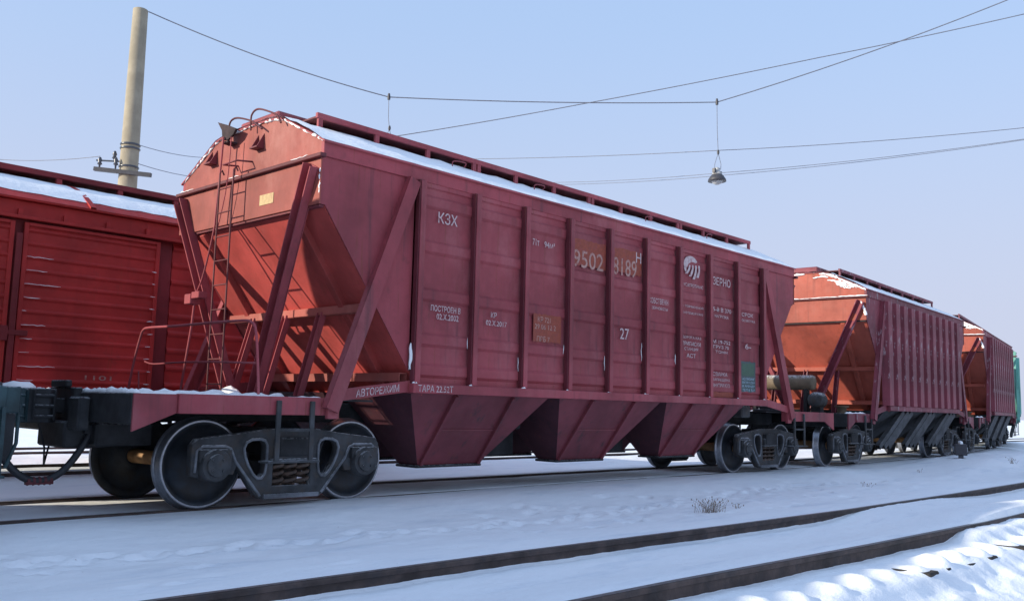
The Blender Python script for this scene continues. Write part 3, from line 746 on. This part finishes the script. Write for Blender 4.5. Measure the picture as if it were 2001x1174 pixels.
# ---- fittings on the near end of the grain hopper (local x = world x - HC)
XF = -5.44
def F(name, mb, mat, bev=0, par=T1): return mb.build(name, M[mat], par, bev)
lad = MB()
for y in (.343, .024): lad.tube([(XF-.10, y, 3.79), (XF-.13, y, 3.84), (XF-.155, y, 3.80), (XF-.155, y, 3.6), (XF-.155, y, 2.4), (XF-.15, y, 1.14)], .012, 6)
for k in range(9): lad.tube([(XF-.153, .343, 1.28+k*.29), (XF-.153, .024, 1.28+k*.29)], .009, 6)
F('ladder', lad, 'maroon')
def onl(px, py, X): q_ = on(px, py, 0, X); return (q_.x-HC, q_.y, q_.z)
def smooth_path(P, n=5):                                            # Catmull-Rom through the points
    P = [Vector(p_) for p_ in P]; O = []
    for i in range(len(P)-1):
        a0, a1, a2, a3 = P[max(i-1, 0)], P[i], P[i+1], P[min(i+2, len(P)-1)]
        for k in range(n):
            t_ = k/n; O.append(.5*((2*a1)+(a2-a0)*t_+(2*a0-5*a1+4*a2-a3)*t_*t_+(3*a1-a0-3*a2+a3)*t_**3))
    return O+[P[-1]]
for H in ([(447, 285), (447, 262), (449, 242), (456, 233), (468, 231), (490, 236), (498, 241), (512, 252)], [(490, 255), (490, 240), (492, 225), (500, 215), (512, 214), (536, 222), (544, 229), (549, 240)]):
    F('grab_hoop', MB().tube(smooth_path([onl(px, py, -.20) for px, py in H]), .012, 6), 'maroon')
bk = MB(); PB = [onl(px, py, -.24) for px, py in ((428, 240), (446, 245), (464, 252), (458, 264), (448, 274), (437, 275), (436, 256))]
bk.prism([(q_[1], q_[2]) for q_ in PB], 0, XF-.13, XF-.10).box(XF-.13, XF+.1, PB[4][1], PB[5][1], PB[4][2]-.03, PB[4][2]-.005)
F('marker_bracket', bk, 'grate', .004)
for y, z in ((.80, 4.02), (-.28, 4.03)):
    F('lamp_bracket', MB().box(XF-.10, XF-.001, y-.08, y+.08, z-.012, z+.006).prism([(XF-.002, z+.006), (XF-.09, z+.006), (XF-.002, z+.17)], 1, y-.075, y-.06).prism([(XF-.002, z+.006), (XF-.09, z+.006), (XF-.002, z+.17)], 1, y+.05, y+.065), 'red_low')
fr = MB(); fr.tube([(XF-.002, .20, 3.90), (XF-.19, .22, 3.88), (XF-.19, -.10, 3.88), (XF-.002, -.12, 3.90)], .011, 6)
F('footrest_hoop', fr, 'red_low')
F('end_label', MB().box(XF-.027, XF-.0235, -.66, -.37, 3.33, 3.45), 'yellow')
rd = MB(); rd.tube(smooth_path([onl(px, py, -.28) for px, py in ((437, 268), (434, 300), (428, 360), (421, 425), (419, 445), (408, 495), (395, 545), (384, 572))], 3), .013, 6)
rd.tube(smooth_path([onl(px, py, -.27) for px, py in ((452, 268), (448, 320), (440, 380), (424, 450))], 3), .007, 6)
F('hand_rod', rd, 'red')
q1, q2, q3 = onl(381, 578, -.30), onl(374, 640, -.30), onl(352, 765, -.30)
lk = MB().box(q1[0]-.07, q1[0]+.07, q1[1]-.02, q1[1]+.13, q1[2]-.10, q1[2]+.02).box(q1[0]-.06, q1[0]+.06, q1[1]-.20, q1[1]-.02, q1[2]-.04, q1[2]+.04).tube([(q1[0], q1[1], q1[2]-.08), q2, q3], .017, 6)
F('brake_handle_post', lk, 'red', .006)
HX = -.85
hrp = [onl(px, py, HX) for px, py in ((249, 768), (262, 705), (274, 660), (280, 645), (292, 640), (340, 637), (420, 630), (478, 626), (490, 629), (499, 640), (503, 690), (505, 770))]
F('platform_handrail', MB().tube(smooth_path(hrp, 3), .015, 6), 'red')
F('handrail_bar', MB().tube(smooth_path([onl(px, py, HX) for px, py in ((283, 706), (300, 711), (345, 708), (420, 707), (500, 709))], 3), .010, 6), 'red')
F('handrail_stay', MB().tube([onl(px, py, HX) for px, py in ((271, 725), (271, 770))], .010, 6), 'red')
lump('snow_ridge', [(XF-1.80, -1.40, 1.13), (XF-1.0, -1.46, 1.14), (XF-.3, -1.46, 1.135), (XF+.2, -1.46, 1.14)], T1, .022, 3)
lump('snow_ridge', [(XF-1.75, -.9, 1.14), (XF-.9, -1.0, 1.15), (XF+.1, -.9, 1.14)], T1, .045, 4)
lump('snow_ridge', [(XF-1.78, 1.2, 1.14), (XF-1.75, .3, 1.15), (XF-1.75, -1.0, 1.15), (XF-1.77, -1.42, 1.14)], T1, .04, 8)
lump('snow_ridge', [(XF+.06, .34, 1.16), (XF+.04, .15, 1.2), (XF+.06, .0, 1.16)], T1, .07, 6)
rim_snow([(XF-.008, y, arch(y)-.012) for y in np.linspace(-1.56, 1.56, 40)], T1, .014, 11, 1.0)
rim_snow([(XF-.018, -1.548, z) for z in np.linspace(3.22, 3.68, 9)], T1, .009, 13, .8)
rim_snow([(XF-.075, y, 3.744) for y in np.linspace(-1.6, 1.6, 30)], T1, .006, 14, .3)
rim_snow([(5.45, y, arch(y)-.008) for y in np.linspace(-1.56, 1.56, 30)], T1, .02, 12)
for i, x in enumerate(RX): lump('snow_dab', [(x-.05, -W_-.10, 1.345), (x+.05, -W_-.10, 1.35)], T1, random.uniform(.012, .022), 20+i)
for i in (0, 1, 2, 3, 4, 5, 6): 
    z0 = random.uniform(1.45, 1.9); lump('snow_dab', [(RX[i]-.05, -W_-.035, z0), (RX[i]-.052, -W_-.036, z0+random.uniform(.1, .3))], T1, .0055, 40+i)
lump('snow_dab', [(RX[0]-.05, -W_-.05, 1.5), (RX[0]-.05, -W_-.05, 1.8)], T1, .018, 50)
sv = MB().lathe([(.16, -.35), (.17, -.3), (.17, .3), (.16, .35)], (-.2, .9, .75), 'x', 16)
F('brake_cylinder', sv, 'under', .02)
for x in (-1.55, 1.08): F('gate_gear', MB().box(x-.28, x+.28, -.55, .95, .42, .80).lathe([(.13, -.45), (.14, -.40), (.14, .40), (.13, .45)], (x, -.2, .62), 'x', 14).box(x-.05, x+.05, -.9, 1.0, .80, 1.2), 'under', .02)
for x in (-2.75, -1.15, 1.6, 3.5):
    F('hatch_latch', MB().tube(smooth_path([(x-.32, -1.02, arch(1.02)+.03), (x-.28, -1.00, arch(1.0)+.10), (x, -.93, arch(.93)+.11), (x+.02, -.88, arch(.88)+.04)], 4), .008, 5), 'red')
F('valve_box', MB().box(3.55, 3.85, -1.5, -1.30, 1.02, 1.23), 'cast', .02)

# ---- two shorter old hoppers behind it, then a green one, round the bend
def along(x): return (x, yc(x)), math.atan((x-12)/105 if x > 12 else 0)
olds = (M['red_old'], M['under'], M['red_old_end'])
def place(xc): 
    (px, py), ang = along(xc); y0, y1 = yc(xc-3.75), yc(xc+3.75); return (xc, (y0+y1)/2), math.atan((y1-y0)/7.5)
c_, a_ = place(18.20)
T2, P2, RX2 = make_hopper('hopper_wagon', c_, a_, 4.05, 11, .58, 3.75, 5.10, (5.36, 5.40), olds, False, 'arms', False)
tag(T2, 'short hopper wagon in faded purple red with orange end, right behind the grain hopper', 'railway wagon', 'short hopper wagons in the train')
def fit2(T, mats=M):
    MB().lathe([(.02, -.80), (.15, -.78), (.165, -.72), (.165, .72), (.15, .78), (.02, .80)], (-4.72, .16, 1.80), 'y', 20).build('air_reservoir', M['tank'], T)
    for yy_ in (-.45, .75): MB().box(-4.80, -4.64, yy_-.04, yy_+.04, 1.135, 1.66).build('reservoir_stand', M['under'], T)
    MB().lathe([(.02, -.2), (.15, -.18), (.17, -.1), (.17, .16), (.05, .3)], (-4.80, -.72, 1.42), 'x', 18).build('brake_cylinder', M['cast'], T)
    MB().box(-4.9, -4.7, -.82, -.62, 1.135, 1.27).build('cylinder_stand', M['under'], T); MB().lathe([(.10, 1.135), (.10, 1.27), (.15, 1.28), (.15, 1.31)], (-4.25, -1.05, 0), 'z', 14).build('vent_cap', M['tank'], T)
    lump('snow_ridge', [(-5.0, -1.4, 1.14), (-4.3, -1.44, 1.14), (-3.9, -1.44, 1.14)], T, .04, 61)
    rim_snow([(-4.058, y, arch(y)-.03) for y in np.linspace(-1.56, 1.5, 36)], T, .026, 62, .9)
    for k in range(5): rim_snow([(-4.058, y, arch(y)-.08-.03*k+.02*math.sin(y*9+k)) for y in np.linspace(-1.35+.06*k, -.1-.12*k, 16)], T, .020, 65+k, .45)
    rim_snow([(-4.125, y, 3.744) for y in np.linspace(-1.6, 1.6, 26)], T, .011, 63, .75)
    rim_snow([(-4.08, -1.5+.05*math.sin(z*9), z) for z in np.linspace(3.3, 3.68, 9)], T, .035, 64, .9)
fit2(T2)
c_, a_ = place(29.05)
T3, P3, _x = make_hopper('hopper_wagon', c_, a_, 4.05, 11, .58, 3.75, 5.10, (5.40, 5.40), olds, False, 'arms', False)
tag(T3, 'short hopper wagon in faded purple red, coupled to the teal green hopper', 'railway wagon', 'short hopper wagons in the train'); fit2(T3)
c_, a_ = place(39.90)
T4, P4, _x = make_hopper('hopper_wagon', c_, a_, 4.05, 11, .58, 3.75, 5.10, (5.40, 5.40), (M['green'], M['under'], M['green']), False, 'arms', False)
tag(T4, 'teal green hopper wagon at the far end of the train', 'railway wagon', 'short hopper wagons in the train')

# ------------------------------------------------------------------ dark green wagon coupled on the left
g = empty('covered_wagon', (-10.3, 0, 0)); tag(g, 'dark green wagon frame with coupler and hose, coupled to the grain hopper', 'railway wagon')
G = lambda n, mb, mat='dgreen', bev=.01: mb.build(n, M[mat], g, bev)
EB = 7.42                                                           # end beam face, local x
G('end_beam', MB().box(EB-.12, EB, -1.42, 1.42, .95, 1.17))
for s in (-1, 1): G('side_sill', MB().box(-EB+.13, EB-.121, min(s*1.47, s*1.36), max(s*1.47, s*1.36), .97, 1.172))
G('centre_sill', MB().box(-EB+.13, EB-.122, -.2, .2, .80, 1.16), 'under')
G('floor', MB().box(-EB+.13, EB-.122, -1.35, 1.35, 1.10, 1.165), 'under')
xb = EB-.55
for s in (-1, 1):
    wp = MB(); pz = [(1.175, 0)]
    for k in range(8): zc = 1.4+k*.28; pz += [(zc-.08, 0), (zc-.04, .03), (zc+.04, .03), (zc+.08, 0)]
    pz += [(3.68, 0)]
    wp.strip([(-xb, s*(1.45+d), z) for z, d in pz], [(xb, s*(1.45+d), z) for z, d in pz]); G('side_wall', wp, 'dgreen', 0)
for e in (-xb, xb): G('end_wall', MB().prism([(-1.45, 1.175), (1.45, 1.175), (1.45, 3.66)]+[(y, 3.66+.80*(1-(y/1.45)**2)) for y in np.linspace(1.4, -1.4, 13)]+[(-1.45, 3.66)], 0, e-.02, e+.02), 'dgreen', 0)
rf = MB(); A = [(-xb-.05, y, 3.67+.81*(1-(y/1.55)**2)) for y in np.linspace(-1.55, 1.55, 17)]; rf.strip(A, [(-p[0], p[1], p[2]) for p in A], True); G('roof', rf, 'dgreen', 0)
make_coupler(g, EB, EB+.46, M['dgreen'], 1); make_coupler(g, -EB, -EB-.4, M['dgreen'], -1)
lump('coupler_snow', [(EB+.22, -.16, 1.18), (EB+.40, -.18, 1.175), (EB+.55, -.1, 1.17)], g, .06, 71)
G('draft_gear', MB().box(EB-.5, EB+.16, -.36, .36, .62, .95).box(EB-.119, EB+.06, -.75, .75, .70, .949).box(EB+.02, EB+.14, -.55, -.36, .80, 1.19), 'dgreen', .02)
G('end_bracket', MB().box(EB-.1, EB+.05, -1.18, -1.06, .55, .949).box(EB-.35, EB-.1, -1.2, -.9, .70, .90), 'under', .01)
G('uncoupling_lever', MB().tube([(EB+.03, -1.30, 1.02), (EB+.03, -1.30, .70), (EB-.05, -1.33, .50)], .016, 6).tube([(EB+.04, -1.3, 1.0), (EB+.05, -.4, 1.0), (EB+.1, -.3, 1.1)], .014, 6), 'dgreen', 0)
G('buffer_stop', MB().lathe([(.10, 0), (.10, .04), (.07, .05), (.07, .16)], (EB+.1, -.3, 1.17), 'z', 14), 'dgreen', 0)
G('step', MB().box(EB-.16, EB-.13, -1.50, -1.44, .45, 1.0).box(EB-.50, EB-.47, -1.50, -1.44, .45, 1.0).box(EB-.52, EB-.11, -1.53, -1.41, .43, .45), 'dgreen', 0)
for x in (EB-1.62, -EB+1.62): bogie_at(g, x)
# brake hoses joined in a hanging loop
hz = MB(); P = []
xa_, xb_ = -2.78, -1.86
for k in range(25):
    s_ = k/24; x = xa_+(xb_-xa_)*s_; z = .30+.46*abs(2*s_-1)**2.1; P.append((x+10.3, -.36-.04*math.sin(math.pi*s_), z))
hz.tube(P, .034, 10); G('brake_hose', hz, 'rubber', 0)
hc = MB(); 
for k in range(5): hc.lathe([(.036, -.012), (.042, 0), (.036, .012)], (10.3-2.32-.10+k*.05, -.40, .302), 'x', 12)
hc.box(10.3-2.44, 10.3-2.20, -.43, -.37, .27, .30); G('hose_coupling', hc, 'maroon', 0)
F('draft_gear', MB().box(-7.42, -7.0, -.34, .34, .60, .86).box(-7.40, -7.281, -.60, -.34, .78, 1.10).box(-7.279+.1, -6.6, -.5, .5, .62, .85), 'under', .02)
F('brake_hose_cock', MB().tube([(-7.17, -.36, .76), (-7.15, -.35, .90), (-7.26, -.30, .95)], .035, 8).box(-7.24, -7.14, -.40, -.32, .74, .82), 'under')
G('hose_cock', MB().tube([(10.3-2.78, -.36, .76), (10.3-2.80, -.35, .90), (10.3-2.86, -.30, 1.0)], .035, 8), 'under', 0)
ch = MB(); ch.tube([(-7.28+.02, .3, .86), (-7.34, .25, .55), (-7.42, .1, .42), (-7.5, -.1, .6), (-7.6, -.18, .84)], .010, 5)
F('coupler_chain', ch, 'under')

# ------------------------------------------------------------------ red boxcar on the next track
b = empty('boxcar', (-1.35, 5.3, 0)); tag(b, 'bright red boxcar with ribbed sliding doors on the track behind the hopper', 'railway wagon')
Bx = lambda n, mb, mat='box', bev=0, par=None: mb.build(n, M[mat], par or b, bev)
HL = 6.95; YW = 1.42
def ribbed(x0, x1, y, z0, z1, nrib, dep, s):
    pz = [(z0, 0)]; h = (z1-z0)/nrib
    for k in range(nrib): zc = z0+(k+.5)*h; pz += [(zc-h*.20, 0), (zc-h*.05, dep), (zc+h*.05, dep), (zc+h*.20, 0)]
    pz += [(z1, 0)]
    mb = MB(); A = [(x0, s*(y+d), z) for z, d in pz]; B = [(x1, s*(y+d), z) for z, d in pz]
    C_ = [(x0, s*(y-.01), z) for z, d in pz]; D = [(x1, s*(y-.01), z) for z, d in pz]
    return mb.strip(A, B).strip(A, C_).strip(B, D)
for s in (-1, 1):
    for x0, x1 in ((-HL, -2.25), (2.25, HL)): Bx('side_wall', ribbed(x0, x1, YW, 1.16, 3.55, 9, .03, s))
    Bx('door_opening_wall', MB().box(-2.24, 2.24, min(s*YW, s*(YW-.03)), max(s*YW, s*(YW-.03)), 1.17, 3.55), 'boxdk')
    for x0, x1 in ((-2.0, -.06), (.06, 2.0)):
        d = Bx('door', ribbed(x0, x1, YW+.085, 1.20, 3.46, 12, .024, s))
        fr = MB()
        for xx in (x0+.03, x1-.03): fr.box(xx-.03, xx+.03, *sorted((s*(YW+.08), s*(YW+.117))), 1.198, 3.462)
        fr.box(x0+.061, x1-.061, *sorted((s*(YW+.08), s*(YW+.116))), 1.195, 1.235).box(x0+.061, x1-.061, *sorted((s*(YW+.08), s*(YW+.116))), 3.42, 3.465)
        Bx('door_frame', fr, 'box', .005, d)
    Bx('door_rail', MB().box(-4.3, 4.3, *sorted((s*(YW+.03), s*(YW+.15))), 3.50, 3.545), 'box', .006)
    Bx('door_sill', MB().box(-4.2, 4.2, *sorted((s*(YW+.03), s*(YW+.15))), 1.125, 1.165), 'box', .006)
    Bx('top_chord', MB().box(-HL, HL, *sorted((s*(YW-.02), s*(YW+.05))), 3.552, 3.76), 'box', .006)
    Bx('cornice', MB().box(-HL-.03, HL+.03, *sorted((s*(YW-.02), s*(YW+.13))), 3.765, 3.80), 'box', .006)
    Bx('side_sill', MB().box(-HL, HL, *sorted((s*(YW-.06), s*(YW+.02))), .98, 1.12), 'boxdk', .006)
    Bx('door_latch', MB().box(-.22, .20, *sorted((s*(YW+.12), s*(YW+.16))), 1.90, 1.97).box(-.04, .04, *sorted((s*(YW+.12), s*(YW+.15))), 1.25, 3.3).box(-.16, -.06, *sorted((s*(YW+.13), s*(YW+.19))), 1.82, 2.02), 'boxdk', .006)
    hkm = MB().box(-.03, .03, *sorted((s*(YW+.05), s*(YW+.10))), 3.548, 3.64).mesh('rail_bracket')
    for k in range(-7, 8): link('rail_bracket', hkm, M['box'], b, 0, (k*.6, 0, 0))
for s in (-1, 1): Bx('end_wall', MB().prism([(-YW, 1.16), (YW, 1.16), (YW, 3.78)]+[(y, 3.78+.54*(1-(y/YW)**2)) for y in np.linspace(1.35, -1.35, 13)]+[(-YW, 3.78)], 0, s*HL-.02, s*HL+.02))
def ar(y): return 3.79+.54*(1-(y/1.56)**2)
yy = np.linspace(-1.56, 1.56, 19)
rb = MB().strip([(-HL-.05, y, ar(y)) for y in yy], [(HL+.05, y, ar(y)) for y in yy], True); rb = Bx('roof', rb)
sn = MB(); rnd = random.Random(9); rows = []
for i in range(70):
    x = -HL-.02+(2*HL+.04)*i/69; lo = 1.36+.05*rnd.random()
    rows.append([(x, y, ar(y)+.008+(0 if j in (0, 16) else .012+.02*rnd.random())) for j, y in enumerate(np.linspace(-lo, lo, 17))])
for a_, b2 in zip(rows[:-1], rows[1:]): sn.strip(a_, b2, True)
Bx('roof_snow', sn, 'snowcap', 0, rb)
for k in range(8):
    x = -HL+.5+k*1.85; Bx('roof_rib', MB().strip([(x-.04, y, ar(y)+.028) for y in yy], [(x+.04, y, ar(y)+.028) for y in yy], True).strip([(x-.04, y, ar(y)-.0) for y in yy], [(x-.04, y, ar(y)+.028) for y in yy]).strip([(x+.04, y, ar(y)-.0) for y in yy], [(x+.04, y, ar(y)+.028) for y in yy]), 'box', 0, rb)
Bx('running_board', MB().box(-HL-.1, HL+.1, -.62, -.56, 4.36, 4.44).box(-HL-.1, HL+.1, -.559, .0, 4.38, 4.41), 'boxdk', .005)
rbm = MB().box(-.04, .04, -.60, -.54, ar(.57)-.02, 4.359).mesh('running_board_bracket')
for k in range(15): link('running_board_bracket', rbm, M['boxdk'], b, 0, (-HL+.3+k*.93, 0, 0))
for x0, x1, z0 in ((-.9, .35, .52), (.75, 2.1, .60), (-2.6, -1.3, .58)): Bx('underfloor_equipment', MB().box(x0, x1, -.9, .7, z0, 1.05).box(x0-.1, x1+.1, -1.1, -.95, z0+.2, z0+.28), 'under', .03)
Bx('floor', MB().box(-HL, HL, -YW+.03, YW-.03, 1.06, 1.155), 'under'); Bx('centre_sill', MB().box(-HL-.1, HL+.1, -.18, .18, .82, 1.06), 'under')
dd = text_mesh("1101", 1.02, 1.40, 1.335, 1.40, -YW-.121); link('lettering', dd, M['dirtywhite'], b)
for i in range(10):
    k = i; x = 2.0 if i < 10 else 0; lump('snow_dab', [(1.85+random.uniform(0, .08), -YW-.115, 1.30+k*.188), (1.97, -YW-.115, 1.302+k*.188)], b, .0055, 80+i)
    lump('snow_dab', [(.12, -YW-.115, 1.30+k*.188), (.12+random.uniform(.05, .5), -YW-.115, 1.302+k*.188)], b, .004, 95+i)
for x in (-4.9, 4.9): bogie_at(b, x)

# ------------------------------------------------------------------ pole, span wires and lamps
PX, PY = 2.03, 8.37
p = empty('utility_pole', (PX, PY, gz(PX, PY)-.05)); tag(p, 'tall round concrete pole with insulator crossarm behind the red boxcar', 'utility pole', 'concrete wire poles')
PH = 9.18
MB().lathe([(.235, 0), (.145, PH), (.13, PH+.01)], (0, 0, 0), 'z', 28).build('shaft', M['concrete'], p)
for z in (6.10, 6.18, 5.72): MB().lathe([(.19, z-.018+.15), (.198, z+.15), (.19, z+.018+.15)], (0, 0, 0), 'z', 24).build('steel_band', M['ceramic'], p)
ax_ = Vector((.69, -.72, 0)); arm = MB(); arm.beam(Vector((-.05, -.2, 5.78))-ax_*.72, Vector((-.05, -.2, 5.68))+ax_*.42, .08, .08); arm.build('crossarm', M['lampdark'], p)
for d_ in (-.62, -.30): MB().lathe([(.015, 5.78), (.02, 5.86), (.05, 5.88), (.03, 5.92), (.045, 5.96), (.02, 6.02)], (ax_.x*d_-.05, ax_.y*d_-.2, 0), 'z', 10).build('insulator', M['ceramic'], p)
MB().lathe([(.015, 5.98), (.02, 6.03), (.05, 6.05), (.03, 6.1), (.045, 6.13), (.02, 6.2)], (ax_.x*-.30, ax_.y*-.30, 0), 'z', 10).beam(Vector((0, 0, 6.0))-ax_*.66, Vector((0, 0, 5.98)), .03, .03).build('upper_bracket', M['ceramic'], p)
def at(px, py, d): q_ = ray(px, py); return CAM + q_*(d/q_.dot(FW))
def catenary(pts, sag, n=14):
    P = []
    for i in range(len(pts)-1):
        a, b2 = pts[i], pts[i+1]; s0 = sag[i] if isinstance(sag, (list, tuple)) else sag
        for k in range(n): t = k/n; q_ = a.lerp(b2, t); q_.z -= s0*4*t*(1-t); P.append(q_)
    P.append(pts[-1]); return P
# the second pole stands outside the picture and carries the other ends
EX, EY = 17.6, -8.0
p2 = empty('utility_pole', (EX, EY, gz(EX, EY)-.05)); tag(p2, 'concrete pole carrying the span wires beyond the foreground track', 'utility pole', 'concrete wire poles')
MB().lathe([(.235, 0), (.14, 12.2)], (0, 0, 0), 'z', 24).build('shaft', M['concrete'], p2)
MB().lathe([(.19, 8.1), (.20, 8.13), (.19, 8.16)], (0, 0, 0), 'z', 24).build('steel_band', M['ceramic'], p2)
top1 = Vector((PX+.12, PY-.10, 8.98)); d1 = at(760, 190, 19.6); d2 = at(1401, 200, 20.2)
def wire(label, pts, r=.011, sag=0, grp='overhead wires'):
    o = MB().tube(catenary(pts, sag) if len(pts) > 1 else pts, r, 5).build('overhead_wire', M['wire']); return tag(o, label, 'wire', grp)
e1 = Vector((EX-.1, EY+.1, 11.9))
wire('span wire from the concrete pole top carrying both hanging lamps', [top1, d1, d2, e1], .012, [.12, .06, .25])
l1 = at(752, 268, 19.8)
wire('power wire rising from the hanging lamp hidden behind the hopper roof', [l1+Vector((0, 0, -.02)), at(1130, 205, 19.6), at(1600, 113, 19.0), at(2001, 28, 18.4), Vector((EX-.15, EY+.1, 10.9))], .010, .02)
lm = at(1411, 338, 20.3)
w3 = [at(900, 311, 24), at(1408, 294, 20.3), at(2001, 250, 19.5), Vector((EX-.16, EY+.12, 8.35))]
wire('upper thin wire passing through the drop of the hanging lamp', [Vector((11.2, 9.8, 7.7)), w3[0], w3[1], w3[2], w3[3]], .008, [.0, .04, .05, 0])
for dz, nm in ((0, 'lower pair wire ending at the lamp top, the higher of the two'), (-.06, 'lower pair wire ending at the lamp top, the lower of the two')):
    q2 = [at(1060, 357, 25)+Vector((0, 0, dz)), at(1409, 338, 20.9)+Vector((0, 0, dz)), at(2001, 272, 19.6)+Vector((0, 0, dz*.3)), Vector((EX-.16, EY+.14, 8.0+dz))]
    wire(nm, [Vector((12.4, 9.9, 7.6+dz))]+q2, .0065, [0, .05, .06, 0])
p3 = empty('utility_pole', (12.0, 10.0, gz(12, 10)-.05)); tag(p3, 'distant pole hidden behind the hopper train, holding the thin wires', 'utility pole', 'concrete wire poles')
MB().lathe([(.22, 0), (.15, 7.95)], (0, 0, 0), 'z', 20).build('shaft', M['concrete'], p3); MB().beam((-.9, 0, 7.6), (.9, 0, 7.6), .07, .07).build('crossarm', M['lampdark'], p3)
wire('short wire from the band of the concrete pole towards the hopper', [Vector((PX+.15, PY-.05, 6.18)), at(395, 308, 24), Vector((11.3, 9.9, 7.62))], .008, [.05, .1])
wire('short wire from the crossarm of the concrete pole towards the hopper', [Vector((PX+.15, PY-.1, 5.78)), at(400, 348, 24), Vector((12.8, 9.9, 7.62))], .008, [.05, .1])
p4 = empty('utility_pole', (-6.5, 13.5, gz(-6.5, 13.5)-.05)); tag(p4, 'distant pole beyond the left edge holding the crossarm wire', 'utility pole', 'concrete wire poles')
MB().lathe([(.22, 0), (.15, 7.4)], (0, 0, 0), 'z', 20).build('shaft', M['concrete'], p4); MB().beam((-.7, 0, 7.1), (.7, 0, 7.1), .07, .07).build('crossarm', M['lampdark'], p4)
wire('thin wire running left from the crossarm of the concrete pole', [Vector((-6.4, 13.45, 7.1)), at(0, 312, 19.6), Vector((PX-.48, PY+.25, 5.86))], .007, .05)
def lamp(top, length, label):
    o = empty('hanging_lamp', (top.x, top.y, top.z-length)); tag(o, label, 'lamp', 'lamps hung from the span wire')
    L = length
    MB().tube([(0, 0, L), (.01, 0, L*.6), (.05, 0, .46)], .007, 5).build('drop_wire', M['wire'], o)
    MB().lathe([(.03, L-.06), (.035, L), (.02, L+.08)], (0, 0, 0), 'z', 8).build('wire_clamp', M['lampdark'], o)
    MB().lathe([(.02, .42), (.03, .47), (.02, .52)], (.05, 0, 0), 'z', 8).build('link_clamp', M['lampdark'], o)
    MB().tube([(.05, 0, .45), (-.04, .03, .2), (-.06, .03, .08)], .006, 5).tube([(.05, 0, .45), (.10, -.04, .2), (.10, -.03, .08)], .006, 5).build('hanger', M['wire'], o)
    MB().lathe([(.02, .10), (.05, .10), (.06, .03), (.10, .0), (.115, -.05)], (0, 0, 0), 'z', 16).build('lamp_body', M['lampgrey'], o)
    MB().box(-.15, -.09, -.03, .03, -.02, .07).box(.10, .16, -.03, .03, -.03, .05).box(-.04, .09, -.02, .02, .08, .11).build('terminal_box', M['lampdark'], o)
    MB().lathe([(.115, -.049), (.15, -.09), (.19, -.15), (.20, -.20), (.185, -.20)], (0, 0, 0), 'z', 24).build('lamp_shade', M['lampdark'], o)
    MB().lathe([(.12, -.195), (.10, -.24), (.04, -.27), (.01, -.275)], (0, 0, 0), 'z', 16).build('lamp_glass', M['glass'], o)
    return o
L2 = d2.z-lm.z-.12
lamp(d2, d2.z-(at(1411, 342, 20.2).z), 'grey hanging lamp on a long drop against open sky')
lamp(d1, d1.z-l1.z+.35, 'hanging lamp mostly hidden behind the hopper roof walkway')

# ------------------------------------------------------------------ small things on the snow
def tuft(px, py, n, h, label, seed):
    c = on(px, py, 2, -.13); z = gz(c.x, c.y); c = on(px, py, 2, z); rnd = random.Random(seed); mb = MB()
    o = None
    for i in range(n):
        a = rnd.uniform(0, 2*math.pi); le = rnd.uniform(.1, .6)*h*2.6; bx_, by_ = rnd.gauss(0, .11*h*4), rnd.gauss(0, .08*h*4); hh = h*rnd.uniform(.35, 1.0)
        P = [(bx_, by_, -.03), (bx_+le*.3*math.cos(a), by_+le*.3*math.sin(a), hh*.6), (bx_+le*.7*math.cos(a), by_+le*.7*math.sin(a), hh*rnd.uniform(.8, 1.05))]
        mb.tube(P, [.003, .0022, .0012], 4)
        if rnd.random() < .5: mb.lathe([(.002, -.012), (.007, 0), (.002, .014)], P[-1], 'z', 5)
    o = mb.build('dry_weed', M['grass']); o.location = (c.x, c.y, z); return tag(o, label, 'plant', 'dry weeds in the snow')
tuft(1388, 1000, 62, .19, 'bushy tuft of dry weed stalks poking out of the snow', 1)
tuft(1440, 992, 9, .07, 'few dry stalks just right of the bushy weed tuft', 2)
tuft(1695, 950, 7, .10, 'thin pair of dry stalks in the snow short of the foreground rail', 3)
tuft(1978, 903, 14, .14, 'dark dry stalks beside the far bend of the track', 4)
tuft(1795, 920, 5, .06, 'tiny dry twig beside the train in smooth snow', 5)
c = on(1876, 892, 2, .04); c = on(1878, 899, 2, .05); zb = gz(c.x, c.y)
o = empty('switch_signal', (c.x, c.y, zb-.03), R(20)); tag(o, 'small black track signal box with snow on top beside the train', 'signal box')
MB().box(-.20, .20, -.14, .14, .10, .38).build('housing', M['lampdark'], o, .015)
MB().box(-.22, .22, -.05, .05, .0, .10).build('base', M['lampdark'], o); MB().lathe([(.06, -.16), (.065, -.141)], (0, 0, .24), 'y', 16).build('lens', M['glass'], o)
lump('snow_cap', [(-.17, 0, .39), (0, .0, .41), (.17, 0, .39)], o, .055, 91)
